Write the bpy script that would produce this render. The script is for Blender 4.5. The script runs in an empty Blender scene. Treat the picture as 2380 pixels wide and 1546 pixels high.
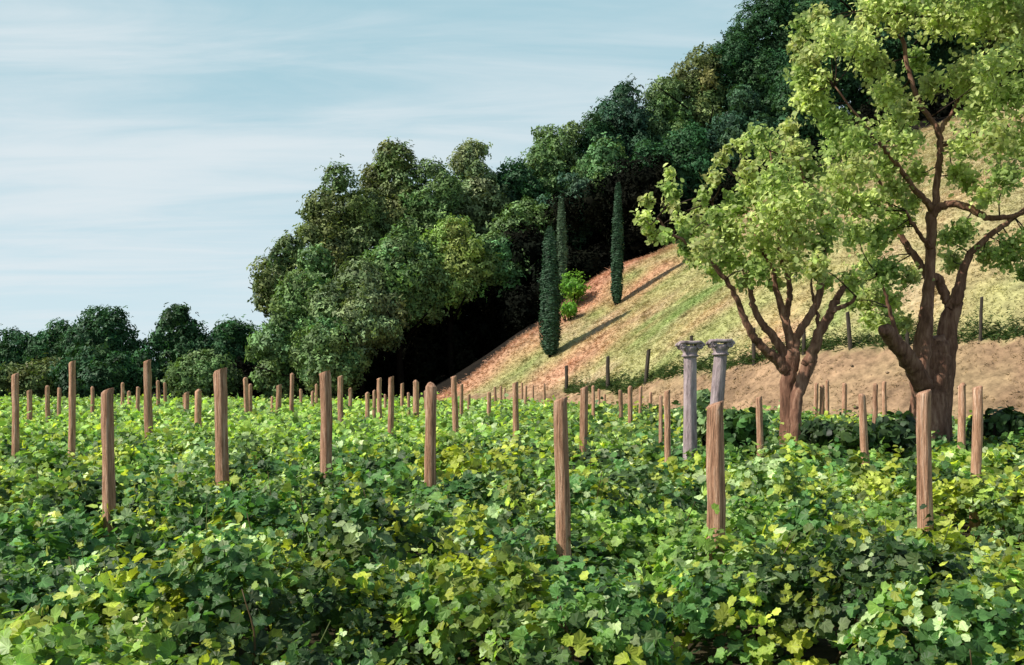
import bpy, math, random
import numpy as np
from mathutils import Vector

random.seed(11)
RNG = np.random.default_rng(11)
S = bpy.context.scene
C = S.collection

# ------------------------------------------------------------------ camera, sky, sun, exposure
EYE, HORIZON, FOCAL = 2.0, 890.0, 2500.0          # eye height; measured on a 2380 px wide view of the photograph
cam_d = bpy.data.cameras.new('camera')
cam_d.sensor_width = 36.0
cam_d.lens = 36.0 * FOCAL / 2380.0
cam_d.shift_y = (HORIZON - 773.0) / 2380.0
cam_d.clip_start, cam_d.clip_end = 0.1, 6000.0
cam = bpy.data.objects.new('camera', cam_d)
C.objects.link(cam)
cam.location = (0, 0, EYE)
cam.rotation_euler = (math.pi / 2, 0, 0)
S.camera = cam
S.render.resolution_x, S.render.resolution_y = 1024, 665

SUN_ELEV = math.radians(44)
SUN_DIR = Vector((-1.0, -0.26, 0)).normalized() * math.cos(SUN_ELEV) + Vector((0, 0, math.sin(SUN_ELEV)))
sun_d = bpy.data.lights.new('sun', 'SUN')
sun_d.energy = 4.8
sun_d.angle = math.radians(0.5)
sun_d.color = (1.0, 0.94, 0.84)
sun = bpy.data.objects.new('sun', sun_d)
C.objects.link(sun)
sun.rotation_euler = SUN_DIR.to_track_quat('Z', 'Y').to_euler()
sun.location = (-30, -10, 40)

S.view_settings.view_transform = 'Standard'
S.view_settings.look = 'None'
S.view_settings.exposure = 0.36
S.view_settings.gamma = 1.0
S.cycles.max_bounces = 6
S.cycles.diffuse_bounces = 3
S.cycles.transmission_bounces = 3
S.cycles.use_denoising = True


def build_world():
    w = bpy.data.worlds.new('World')
    S.world = w
    w.use_nodes = True
    nt = w.node_tree
    nt.nodes.clear()
    N, L = nt.nodes.new, nt.links.new
    out = N('ShaderNodeOutputWorld')
    bg = N('ShaderNodeBackground')
    bg.inputs['Strength'].default_value = 0.1
    sky = N('ShaderNodeTexSky')
    sky.sky_type = 'NISHITA'
    sky.sun_disc = False
    sky.sun_elevation = SUN_ELEV
    sky.sun_rotation = math.atan2(SUN_DIR.x, SUN_DIR.y)
    sky.air_density, sky.dust_density, sky.ozone_density = 1.0, 0.6, 1.3
    tc = N('ShaderNodeTexCoord')
    sep = N('ShaderNodeSeparateXYZ')
    L(tc.outputs['Generated'], sep.inputs[0])

    def mth(op, a, b=None, clamp=False):
        n = N('ShaderNodeMath')
        n.operation = op
        n.use_clamp = clamp
        for i, q in enumerate((a, b)):
            if q is None:
                continue
            if isinstance(q, (int, float)):
                n.inputs[i].default_value = q
            else:
                L(q, n.inputs[i])
        return n.outputs[0]
    z = mth('MAXIMUM', sep.outputs['Z'], 0.0)
    den = mth('ADD', z, 0.09)
    px = mth('DIVIDE', sep.outputs['X'], den)
    py = mth('DIVIDE', sep.outputs['Y'], den)
    comb = N('ShaderNodeCombineXYZ')
    L(mth('MULTIPLY', px, 0.62), comb.inputs[0])
    L(mth('MULTIPLY', py, 2.0), comb.inputs[1])

    def noise(scale, detail, rough, dist, off):
        n = N('ShaderNodeTexNoise')
        n.inputs['Scale'].default_value = scale
        n.inputs['Detail'].default_value = detail
        n.inputs['Roughness'].default_value = rough
        n.inputs['Distortion'].default_value = dist
        mp = N('ShaderNodeMapping')
        mp.inputs['Location'].default_value = off
        L(comb.outputs[0], mp.inputs[0])
        L(mp.outputs[0], n.inputs['Vector'])
        return n.outputs['Fac']
    n1 = noise(0.34, 6, 0.55, 0.5, (5.6, 2.15, 0))
    n2 = noise(1.5, 8, 0.62, 0.8, (7.3, 2.2, 0))
    mix = mth('ADD', mth('MULTIPLY', n1, 0.66), mth('MULTIPLY', n2, 0.34))
    ramp = N('ShaderNodeMapRange')
    ramp.interpolation_type = 'SMOOTHSTEP'
    ramp.inputs['From Min'].default_value = 0.40
    ramp.inputs['From Max'].default_value = 0.66
    ramp.inputs['To Min'].default_value = 0.0
    ramp.inputs['To Max'].default_value = 0.85
    L(mix, ramp.inputs['Value'])
    fade = N('ShaderNodeMapRange')                # thin cloud veil low in the sky, clear overhead
    fade.interpolation_type = 'SMOOTHSTEP'
    fade.inputs['From Min'].default_value = 0.36
    fade.inputs['From Max'].default_value = 0.62
    fade.inputs['To Min'].default_value = 1.0
    fade.inputs['To Max'].default_value = 0.15
    L(z, fade.inputs['Value'])
    veil = N('ShaderNodeMixRGB')                  # thin even veil
    grad = N('ShaderNodeMapRange')                # paler towards the horizon
    grad.interpolation_type = 'SMOOTHSTEP'
    grad.inputs['From Min'].default_value = 0.02
    grad.inputs['From Max'].default_value = 0.30
    L(z, grad.inputs['Value'])
    gm = N('ShaderNodeMixRGB')
    gm.inputs[1].default_value = (5.0, 6.25, 6.85, 1)
    gm.inputs[2].default_value = (3.2, 5.0, 5.65, 1)
    L(grad.outputs[0], gm.inputs[0])
    L(gm.outputs[0], veil.inputs[2])
    L(mth('MULTIPLY', fade.outputs[0], 0.92), veil.inputs[0])
    L(sky.outputs[0], veil.inputs[1])
    cl = N('ShaderNodeMixRGB')
    cl.inputs[2].default_value = (5.95, 6.5, 6.8, 1)
    L(mth('MULTIPLY', ramp.outputs[0], fade.outputs[0]), cl.inputs[0])
    L(veil.outputs[0], cl.inputs[1])
    L(cl.outputs[0], bg.inputs['Color'])
    L(bg.outputs[0], out.inputs['Surface'])


build_world()


# ------------------------------------------------------------------ helpers
def P(u, v, Y):
    """photo position (2380 px view) at a distance Y metres in front of the camera -> world point"""
    return np.array(((u - 1190.0) / FOCAL * Y, Y, EYE + (HORIZON - v) / FOCAL * Y))


_LAT = RNG.random((256, 256))


def vnoise(x, y, scale=1.0, seed=0):
    x = np.asarray(x, float) / scale + seed * 17.37
    y = np.asarray(y, float) / scale + seed * 31.71
    xi, yi = np.floor(x).astype(int), np.floor(y).astype(int)
    fx, fy = x - xi, y - yi
    fx, fy = fx * fx * (3 - 2 * fx), fy * fy * (3 - 2 * fy)
    g = lambda i, j: _LAT[i % 256, j % 256]
    return (g(xi, yi) * (1 - fx) + g(xi + 1, yi) * fx) * (1 - fy) + (g(xi, yi + 1) * (1 - fx) + g(xi + 1, yi + 1) * fx) * fy


def fbm(x, y, scale=1.0, seed=0):
    return 0.55 * vnoise(x, y, scale, seed) + 0.3 * vnoise(x, y, scale / 2.1, seed + 3) + 0.15 * vnoise(x, y, scale / 4.3, seed + 7)


def smooth(a, b, x):
    t = np.clip((np.asarray(x, float) - a) / (b - a), 0, 1)
    return t * t * (3 - 2 * t)


def set_props(o, label=None, cat=None, group=None, kind=None):
    if label: o['label'] = label
    if cat: o['category'] = cat
    if group: o['group'] = group
    if kind: o['kind'] = kind
    return o


def empty(name, loc, label=None, cat=None, group=None):
    o = bpy.data.objects.new(name, None)
    o.empty_display_size = 0.3
    C.objects.link(o)
    o.location = [float(c) for c in loc]
    return set_props(o, label, cat, group)


def mesh_obj(name, verts, faces, mat, parent=None, cols=None, smooth_sh=False, origin=None, uv=None):
    """faces: (n,3) or (n,4) array, or list of such arrays; verts are world coordinates"""
    verts = np.asarray(verts, np.float32)
    if origin is None:
        origin = (0, 0, 0) if parent is None else tuple(parent.location)
    verts = verts - np.asarray(origin, np.float32)
    fl = faces if isinstance(faces, list) else [faces]
    fl = [np.asarray(f, np.int32) for f in fl if len(f)]
    loops = np.concatenate([f.ravel() for f in fl])
    tot = np.concatenate([np.full(len(f), f.shape[1], np.int32) for f in fl])
    start = np.concatenate(([0], np.cumsum(tot)[:-1])).astype(np.int32)
    me = bpy.data.meshes.new(name)
    me.vertices.add(len(verts))
    me.vertices.foreach_set('co', verts.ravel())
    me.loops.add(len(loops))
    me.loops.foreach_set('vertex_index', loops)
    me.polygons.add(len(tot))
    me.polygons.foreach_set('loop_start', start)
    me.polygons.foreach_set('loop_total', tot)
    if smooth_sh:
        me.polygons.foreach_set('use_smooth', np.ones(len(tot), bool))
    me.update(calc_edges=True)
    if cols is not None:
        at = me.color_attributes.new('tint', 'FLOAT_COLOR', 'POINT')
        c4 = np.ones((len(verts), 4), np.float32)
        c4[:, :3] = cols
        at.data.foreach_set('color', c4.ravel())
    if uv is not None:
        ul = me.uv_layers.new(name='leaf')
        ul.data.foreach_set('uv', np.asarray(uv, np.float32)[loops].ravel())
    me.materials.append(mat)
    o = bpy.data.objects.new(name, me)
    C.objects.link(o)
    if parent is not None:
        o.parent = parent
    else:
        o.location = origin
    return o


def unit(a):
    return a / np.maximum(np.linalg.norm(a, axis=-1, keepdims=True), 1e-9)


def rand_dirs(n):
    return unit(RNG.normal(size=(n, 3)))


def scatter(template, faces, cen, nor, size, cols, up=None, shade=None):
    """copies of a leaf template (verts k x 3, z = leaf normal, y = leaf axis) -> verts, faces, cols"""
    n = len(cen)
    nor = unit(nor)
    t = up if up is not None else rand_dirs(n)
    ax = unit(np.cross(nor, t))
    ay = np.cross(nor, ax) * -1.0
    T = np.asarray(template, float)
    sz = np.asarray(size, float)
    if sz.ndim == 1:
        sz = np.stack((sz, sz, sz), 1)
    V = cen[:, None, :] + (T[None, :, 0:1] * sz[:, None, 0:1]) * ax[:, None, :] + (T[None, :, 1:2] * sz[:, None, 1:2]) * ay[:, None, :] \
        + (T[None, :, 2:3] * sz[:, None, 2:3]) * nor[:, None, :]
    k = len(T)
    F = [np.asarray(f)[None] + (np.arange(n) * k)[:, None, None] for f in faces]
    F = [f.reshape(-1, f.shape[2]) for f in F]
    K = np.repeat(cols, k, axis=0)
    if shade is not None:                          # paler veins, darker leaf margin
        K = K * np.tile(np.asarray(shade), n)[:, None]
    return V.reshape(-1, 3), F, K


def join(parts):
    V, F, K, off = [], {3: [], 4: []}, [], 0
    for v, fl, c in parts:
        V.append(v)
        K.append(c)
        for f in fl:
            F[f.shape[1]].append(f + off)
        off += len(v)
    return np.concatenate(V), [np.concatenate(f) for f in F.values() if f], np.concatenate(K)


def vine_leaf():
    # five-lobed vine leaf, folded along the midrib
    ang = np.radians([-90, -58, -35, -12, 14, 40, 62, 90, 118, 140, 166, 192, 215, 238])
    rad = [0.30, 0.54, 0.53, 0.60, 0.50, 0.64, 0.55, 0.72, 0.55, 0.64, 0.50, 0.60, 0.53, 0.54]
    v = [(0, 0, 0)] + [(math.cos(a) * r, math.sin(a) * r, 0.26 * abs(math.cos(a)) * r - 0.20 * r * r) for a, r in zip(ang, rad)]
    n = len(ang)
    return np.array(v), [np.array([(0, 1 + i, 1 + (i + 1) % n) for i in range(n)])]


def oval_leaf():
    v = [(0, -.5, 0), (.26, -.2, .07), (.24, .2, .06), (0, .55, -.08), (-.24, .2, .06), (-.26, -.2, .07)]
    return np.array(v), [np.array([(0, 1, 2, 3), (0, 3, 4, 5)])]


def lobe_leaf():
    # cheap ragged leaf for the middle distance
    v = [(0, 0, .05), (.5, -.25, 0), (.42, .28, -.03), (0, .62, -.1), (-.45, .22, 0), (-.38, -.35, .02), (.05, -.45, -.04)]
    return np.array(v), [np.array([(0, 1, 2), (0, 2, 3), (0, 3, 4), (0, 4, 5), (0, 5, 6), (0, 6, 1)])]


def sprig():
    # three pointed leaves in a loose spray
    v, f = [], []
    for i, (a, d, s, z) in enumerate(((.2, .28, .62, .05), (2.3, .30, .55, -.08), (4.3, .26, .6, .1))):
        cx, cy = math.cos(a) * d, math.sin(a) * d
        ux, uy = math.cos(a + .5), math.sin(a + .5)
        w = .30
        v += [(cx - ux * s * .5, cy - uy * s * .5, z), (cx + uy * s * w, cy - ux * s * w, z + .08),
              (cx + ux * s * .6, cy + uy * s * .6, z - .05), (cx - uy * s * w, cy + ux * s * w, z + .08)]
        f.append((4 * i, 4 * i + 1, 4 * i + 2, 4 * i + 3))
    return np.array(v), [np.array(f)]


def blade():
    v = [(-.10, 0, 0), (.10, 0, 0), (.07, .55, .08), (-.06, .55, .08), (.02, 1.0, .30),
         (.16, 0, .1), (.30, 0, .06), (.38, .5, .05), (.50, .85, -.1)]
    return np.array(v), [np.array([(0, 1, 2, 3)]), np.array([(3, 2, 4), (5, 6, 7), (5, 7, 8)])]


def catmull(pts, rad, sub=5):
    pts = np.asarray(pts, float)
    rad = np.asarray(rad, float)
    if len(pts) < 3:
        t = np.linspace(0, 1, sub * (len(pts) - 1) + 1)
        return pts[0] + (pts[-1] - pts[0]) * t[:, None], rad[0] + (rad[-1] - rad[0]) * t
    q = np.vstack((2 * pts[0] - pts[1], pts, 2 * pts[-1] - pts[-2]))
    out, ro = [], []
    for i in range(len(pts) - 1):
        p0, p1, p2, p3 = q[i], q[i + 1], q[i + 2], q[i + 3]
        for k in range(sub):
            t = k / sub
            out.append(.5 * ((2 * p1) + (-p0 + p2) * t + (2 * p0 - 5 * p1 + 4 * p2 - p3) * t * t + (-p0 + 3 * p1 - 3 * p2 + p3) * t ** 3))
            ro.append(rad[i] * (1 - t) + rad[i + 1] * t)
    out.append(pts[-1])
    ro.append(rad[-1])
    return np.array(out), np.array(ro)


def tube(pts, rad, sides=10, sub=5, rough=.08, wig=0.0):
    p, r = catmull(pts, rad, sub)
    if wig:
        p[1:-1] += RNG.normal(size=(len(p) - 2, 3)) * wig
    d = unit(np.gradient(p, axis=0))
    ref = np.array((0.0, 1.0, 0.05))
    V = []
    ph = RNG.random() * 6
    lob = 1 + rough * np.sin(np.arange(sides) / sides * 2 * np.pi * 3 + ph) + RNG.normal(size=sides) * rough * .5
    for i in range(len(p)):
        a = np.cross(d[i], ref)
        a /= max(np.linalg.norm(a), 1e-6)
        b = np.cross(d[i], a)
        an = np.arange(sides) / sides * 2 * np.pi + i * .06
        rr = r[i] * (lob + RNG.normal(size=sides) * rough * .45)
        V.append(p[i] + np.cos(an)[:, None] * a * rr[:, None] + np.sin(an)[:, None] * b * rr[:, None])
    n = len(p)
    V = np.vstack(V + [p[:1], p[-1:]])
    Q, T = [], []
    for i in range(n - 1):
        for k in range(sides):
            k2 = (k + 1) % sides
            Q.append((i * sides + k, i * sides + k2, (i + 1) * sides + k2, (i + 1) * sides + k))
    for k in range(sides):
        k2 = (k + 1) % sides
        T.append((n * sides, k2, k))
        T.append((n * sides + 1, (n - 1) * sides + k, (n - 1) * sides + k2))
    return V, [np.array(Q), np.array(T)], np.ones((len(V), 3))


# ------------------------------------------------------------------ materials
def new_mat(name):
    m = bpy.data.materials.new(name)
    m.use_nodes = True
    nt = m.node_tree
    nt.nodes.clear()
    return m, nt, nt.nodes.new, nt.links.new


def leaf_mat(name, trans=.35, rough=.45, spec=.35, tboost=(1.5, 1.45, .7), nscale=9.0, veins=False):
    m, nt, N, L = new_mat(name)
    out = N('ShaderNodeOutputMaterial')
    at = N('ShaderNodeAttribute')
    at.attribute_name = 'tint'
    no = N('ShaderNodeTexNoise')
    no.inputs['Scale'].default_value = nscale
    no.inputs['Detail'].default_value = 3
    tc = N('ShaderNodeTexCoord')
    L(tc.outputs['Object'], no.inputs['Vector'])
    mr = N('ShaderNodeMapRange')
    mr.inputs['From Min'].default_value = .3
    mr.inputs['From Max'].default_value = .7
    mr.inputs['To Min'].default_value = .72
    mr.inputs['To Max'].default_value = 1.28
    L(no.outputs['Fac'], mr.inputs['Value'])
    mul = N('ShaderNodeVectorMath')
    mul.operation = 'SCALE'
    L(at.outputs['Color'], mul.inputs[0])
    L(mr.outputs[0], mul.inputs['Scale'])
    bs = N('ShaderNodeBsdfPrincipled')
    bs.inputs['Roughness'].default_value = rough
    bs.inputs['Specular IOR Level'].default_value = spec
    if veins:                                      # five pale veins fanning out from the stalk, plus blotches
        uvn = N('ShaderNodeUVMap')
        uvn.uv_map = 'leaf'
        sp = N('ShaderNodeSeparateXYZ')
        L(uvn.outputs[0], sp.inputs[0])

        def mt(op, a, b=0.0):
            q = N('ShaderNodeMath')
            q.operation = op
            for i, t in enumerate((a, b)):
                if isinstance(t, (int, float)):
                    q.inputs[i].default_value = t
                else:
                    L(t, q.inputs[i])
            return q.outputs[0]
        yy = mt('ADD', sp.outputs['Y'], .22)
        an = mt('ARCTAN2', sp.outputs['X'], yy)
        rr = mt('SQRT', mt('ADD', mt('MULTIPLY', sp.outputs['X'], sp.outputs['X']), mt('MULTIPLY', yy, yy)))
        ln = mt('MULTIPLY', mt('ABSOLUTE', mt('SINE', mt('MULTIPLY', an, 4.6))), rr)
        vm = N('ShaderNodeMapRange')
        vm.interpolation_type = 'SMOOTHSTEP'
        vm.inputs['From Min'].default_value = .015
        vm.inputs['From Max'].default_value = .11
        vm.inputs['To Min'].default_value = 1.32
        vm.inputs['To Max'].default_value = .92
        L(ln, vm.inputs['Value'])
        m2 = N('ShaderNodeVectorMath')
        m2.operation = 'SCALE'
        L(mul.outputs[0], m2.inputs[0])
        L(vm.outputs[0], m2.inputs['Scale'])
        sn = N('ShaderNodeTexNoise')
        sn.inputs['Scale'].default_value = 34
        sn.inputs['Detail'].default_value = 4
        L(tc.outputs['Object'], sn.inputs['Vector'])
        sm = N('ShaderNodeMapRange')
        sm.inputs['From Min'].default_value = .62
        sm.inputs['From Max'].default_value = .74
        sm.inputs['To Max'].default_value = .65
        L(sn.outputs['Fac'], sm.inputs['Value'])
        bm = N('ShaderNodeMixRGB')
        bm.inputs[2].default_value = (.16, .12, .03, 1)
        L(sm.outputs[0], bm.inputs[0])
        L(m2.outputs[0], bm.inputs[1])
        mul = bm
        bp = N('ShaderNodeBump')
        bp.inputs['Strength'].default_value = .5
        bp.inputs['Distance'].default_value = .01
        bp.invert = True
        L(ln, bp.inputs['Height'])
        L(bp.outputs[0], bs.inputs['Normal'])
    L(mul.outputs[0], bs.inputs['Base Color'])
    tb = N('ShaderNodeVectorMath')
    tb.operation = 'MULTIPLY'
    tb.inputs[1].default_value = tboost
    L(mul.outputs[0], tb.inputs[0])
    tr = N('ShaderNodeBsdfTranslucent')
    L(tb.outputs[0], tr.inputs['Color'])
    mx = N('ShaderNodeMixShader')
    mx.inputs[0].default_value = trans
    L(bs.outputs[0], mx.inputs[1])
    L(tr.outputs[0], mx.inputs[2])
    L(mx.outputs[0], out.inputs['Surface'])
    return m


def grain_mat(name, c1, c2, c3, scale=(6, 6, .6), rough=.85, bump=.5, obj_var=.25, nscale=6.0, spec=.25):
    """wood, bark or stone: stretched noise between three tones with a bump"""
    m, nt, N, L = new_mat(name)
    out = N('ShaderNodeOutputMaterial')
    bs = N('ShaderNodeBsdfPrincipled')
    bs.inputs['Roughness'].default_value = rough
    bs.inputs['Specular IOR Level'].default_value = spec
    tc = N('ShaderNodeTexCoord')
    oi = N('ShaderNodeObjectInfo')
    mp = N('ShaderNodeMapping')
    mp.inputs['Scale'].default_value = scale
    ad = N('ShaderNodeVectorMath')
    sc = N('ShaderNodeVectorMath')
    sc.operation = 'SCALE'
    sc.inputs[0].default_value = (31, 17, 43)
    L(oi.outputs['Random'], sc.inputs['Scale'])
    L(tc.outputs['Object'], mp.inputs[0])
    L(mp.outputs[0], ad.inputs[0])
    L(sc.outputs[0], ad.inputs[1])
    no = N('ShaderNodeTexNoise')
    no.inputs['Scale'].default_value = nscale
    no.inputs['Detail'].default_value = 7
    no.inputs['Roughness'].default_value = .65
    L(ad.outputs[0], no.inputs['Vector'])
    no2 = N('ShaderNodeTexNoise')
    no2.inputs['Scale'].default_value = nscale * .35
    no2.inputs['Detail'].default_value = 4
    L(ad.outputs[0], no2.inputs['Vector'])
    cr = N('ShaderNodeValToRGB')
    cr.color_ramp.elements[0].position = .32
    cr.color_ramp.elements[0].color = (*c1, 1)
    cr.color_ramp.elements[1].position = .68
    cr.color_ramp.elements[1].color = (*c3, 1)
    e = cr.color_ramp.elements.new(.5)
    e.color = (*c2, 1)
    av = N('ShaderNodeMath')
    av.operation = 'ADD'
    h1, h2 = N('ShaderNodeMath'), N('ShaderNodeMath')
    for h, n_, k in ((h1, no, .6), (h2, no2, .4)):
        h.operation = 'MULTIPLY'
        h.inputs[1].default_value = k
        L(n_.outputs['Fac'], h.inputs[0])
    L(h1.outputs[0], av.inputs[0])
    L(h2.outputs[0], av.inputs[1])
    L(av.outputs[0], cr.inputs[0])
    mr = N('ShaderNodeMapRange')
    mr.inputs['To Min'].default_value = 1 - obj_var
    mr.inputs['To Max'].default_value = 1 + obj_var
    L(oi.outputs['Random'], mr.inputs['Value'])
    mu = N('ShaderNodeVectorMath')
    mu.operation = 'SCALE'
    L(cr.outputs[0], mu.inputs[0])
    L(mr.outputs[0], mu.inputs['Scale'])
    L(mu.outputs[0], bs.inputs['Base Color'])
    bp = N('ShaderNodeBump')
    bp.inputs['Strength'].default_value = bump
    bp.inputs['Distance'].default_value = .03
    L(no.outputs['Fac'], bp.inputs['Height'])
    L(bp.outputs[0], bs.inputs['Normal'])
    L(bs.outputs[0], out.inputs['Surface'])
    return m


def soil_mat(name):
    """ground tint comes from the mesh (soil, dry grass, litter), broken up by noise and bump"""
    m, nt, N, L = new_mat(name)
    out = N('ShaderNodeOutputMaterial')
    bs = N('ShaderNodeBsdfPrincipled')
    bs.inputs['Roughness'].default_value = .95
    bs.inputs['Specular IOR Level'].default_value = .1
    at = N('ShaderNodeAttribute')
    at.attribute_name = 'tint'
    tc = N('ShaderNodeTexCoord')
    no = N('ShaderNodeTexNoise')
    no.inputs['Scale'].default_value = 2.4
    no.inputs['Detail'].default_value = 8
    no.inputs['Roughness'].default_value = .72
    L(tc.outputs['Object'], no.inputs['Vector'])
    mr = N('ShaderNodeMapRange')
    mr.inputs['From Min'].default_value = .3
    mr.inputs['From Max'].default_value = .7
    mr.inputs['To Min'].default_value = .42
    mr.inputs['To Max'].default_value = 1.5
    L(no.outputs['Fac'], mr.inputs['Value'])
    mu = N('ShaderNodeVectorMath')
    mu.operation = 'SCALE'
    L(at.outputs['Color'], mu.inputs[0])
    L(mr.outputs[0], mu.inputs['Scale'])
    L(mu.outputs[0], bs.inputs['Base Color'])
    bp = N('ShaderNodeBump')
    bp.inputs['Strength'].default_value = .7
    bp.inputs['Distance'].default_value = .12
    L(no.outputs['Fac'], bp.inputs['Height'])
    L(bp.outputs[0], bs.inputs['Normal'])
    L(bs.outputs[0], out.inputs['Surface'])
    return m


M_VINE = leaf_mat('vine_leaf', .38, .5, .28, (1.45, 1.5, .6), 14, True)
M_BUSH = leaf_mat('bush_leaf', .25, .5, .3, (1.4, 1.4, .6), 14)
M_FOREST = leaf_mat('forest_leaf', .18, .6, .2, (1.3, 1.4, .6), .9)
M_SCRUB = leaf_mat('scrub_leaf', .05, .95, .02, (1, 1, 1), .9)
M_TREE = leaf_mat('light_leaf', .55, .5, .3, (1.22, 1.2, 1.0), 5)
M_CYP = leaf_mat('cypress_leaf', .10, .6, .25, (1.2, 1.3, .7), 3)
M_GRASS = leaf_mat('grass_blade', .25, .7, .15, (1.3, 1.3, .8), 1.2)
M_SOIL = soil_mat('soil')
M_BARK = grain_mat('bark', (.055, .026, .016), (.20, .098, .062), (.40, .24, .16), (5, 5, .9), .9, 1.0, .1, 3.0)
M_SHADEBARK = grain_mat('shade_bark', (.006, .005, .004), (.012, .009, .007), (.022, .017, .013), (4, 4, .8), 1.0, .6, .2, 1.5, .02)  # bark darkened to near-black, the hollow's shade put into its colour
M_WOOD = grain_mat('stake_wood', (.085, .038, .02), (.43, .232, .142), (.72, .50, .36), (13, 13, .8), .95, 1.0, .22, 6.0)
M_FENCE = grain_mat('fence_wood', (.02, .017, .013), (.05, .04, .03), (.11, .09, .07), (9, 9, .8), .9, .4, .2, 5.0)
M_STONE = grain_mat('column_stone', (.11, .082, .086), (.33, .258, .265), (.53, .43, .43), (5, 5, 1.3), .95, 1.0, .08, 3.2)

# ------------------------------------------------------------------ terrain
FENCE = [(1317, 905, 68), (1413, 893, 62), (1505, 880, 58), (1610, 862, 54.5), (1752, 836, 51), (1868, 818, 49),
         (1972, 803, 47.5), (2109, 794, 46), (2280, 785, 44), (2390, 776, 43)]
RIDGE = [(1080, 904, 80), (1190, 804, 81), (1254, 764, 82), (1307, 745, 83), (1359, 696, 84.5), (1380, 655, 86), (1424, 628, 88),
         (1461, 608, 89), (1529, 592, 90), (1560, 575, 91), (1700, 500, 94), (1900, 415, 97), (2100, 325, 100), (2380, 225, 104)]
FOOT = [(-14, 76), (-4, 73), (2.2, 66), (5, 58), (8, 50), (11.5, 43.5), (15, 39.5), (20, 36.5), (30, 33), (45, 30), (90, 24)]
fence_xyz = [P(*f) for f in FENCE] + [np.array((27, 40, 4.6)), np.array((42, 36, 5.2))]
ridge_xyz = [P(*r) for r in RIDGE] + [np.array((75, 108, 40))]
ctrl = fence_xyz + ridge_xyz + [P(1280, 831, 75), P(1434, 712, 80)]
ctrl += [np.array((x, y, 0.0)) for x, y in FOOT]
ctrl += [np.array((x, y, 0.0)) for x in (-60, -40, -20, -5, 5) for y in (0, 15, 30, 45, 60)]
ctrl += [np.array(q, float) for q in ((15, 10, 0), (25, 10, 0), (45, 10, 0), (15, 28, 0), (-30, 76, 0), (-60, 80, 0), (10, 45, 0),
         (-10, 92, .5), (-15, 110, 1.5), (-40, 105, 0), (-60, 120, 0), (-3, 100, 3.5), (4, 100, 8), (12, 112, 15.5), (25, 116, 24),
         (36, 120, 29), (52, 120, 34), (0, 122, 7), (12, 145, 18), (42, 145, 36), (-22, 145, 2), (-60, 150, 0), (70, 150, 46), (70, 60, 18))]
CT = np.array(ctrl)


def _tps_fit(pts, z, lam=.35):
    n = len(pts)
    r = np.linalg.norm(pts[:, None] - pts[None], axis=2) / 30
    K = np.where(r > 0, r * r * np.log(r + 1e-12), 0) + lam * 1e-2 * np.eye(n)
    A = np.zeros((n + 3, n + 3))
    A[:n, :n] = K
    A[:n, n] = 1
    A[:n, n + 1:] = pts / 30
    A[n, :n] = 1
    A[n + 1:, :n] = pts.T / 30
    return np.linalg.solve(A, np.concatenate((z, np.zeros(3))))


_W = _tps_fit(CT[:, :2], CT[:, 2])


def seg_dist(px, py, line):
    """signed-ish distance to a polyline: positive on its far/left side"""
    best = np.full(np.shape(px), 1e9)
    sgn = np.ones(np.shape(px))
    for (a, b) in zip(line[:-1], line[1:]):
        a, b = np.asarray(a[:2], float), np.asarray(b[:2], float)
        d = b - a
        t = np.clip(((px - a[0]) * d[0] + (py - a[1]) * d[1]) / (d @ d), 0, 1)
        qx, qy = a[0] + t * d[0] - px, a[1] + t * d[1] - py
        dist = np.hypot(qx, qy)
        s = np.sign(d[0] * (py - a[1]) - d[1] * (px - a[0]))
        up = dist < best - 1e-9
        best = np.where(up, dist, best)
        sgn = np.where(up, s, sgn)
    return best * sgn


F_LINE = [(-60, 82), (-16, 80), (-3.6, 77), (1, 71)] + [tuple(p[:2]) for p in fence_xyz] + [(90, 28)]


def height(x, y):
    x, y = np.asarray(x, float), np.asarray(y, float)
    sh = np.broadcast(x, y).shape
    x, y = np.broadcast_to(x, sh).ravel(), np.broadcast_to(y, sh).ravel()
    cx, cy = np.clip(x, -60, 75), np.clip(y, 0, 150)
    z = np.zeros(len(x))
    for i in range(0, len(x), 20000):
        s = slice(i, i + 20000)
        p = np.stack((cx[s], cy[s]), 1)
        r = np.linalg.norm(p[:, None] - CT[None, :, :2], axis=2) / 30
        K = np.where(r > 0, r * r * np.log(r + 1e-12), 0)
        n = len(CT)
        z[s] = K @ _W[:n] + _W[n] + p @ _W[n + 1:] / 30
    d = np.hypot(x - cx, y - cy)
    z = z * (1 - smooth(0, 260, d))
    flat = seg_dist(cx, cy, FOOT)                   # the vineyard floor is level
    z = np.where(flat < 0, z * smooth(-6, 0, flat) * .6, z)
    z = z + (.06 + .55 * smooth(1.5, -1.0, seg_dist(cx, cy, F_LINE))) * (fbm(x, y, 1.5, 4) - .5) * smooth(-1, 2, flat)
    return z.reshape(sh)


def hz(x, y):
    return float(height(np.array([x]), np.array([y]))[0])


def ground_hit(u, v, y0=30, y1=140):
    Y = np.linspace(y0, y1, 900)
    x = (u - 1190) / FOCAL * Y
    ray = EYE + (HORIZON - v) / FOCAL * Y
    h = height(x, Y)
    k = np.argmax(h > ray)
    return np.array((x[k], Y[k], h[k]))


R_LINE = [(-60, 79), (-16, 79.5)] + [tuple(p[:2]) for p in ridge_xyz] + [(120, 112)]

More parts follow.
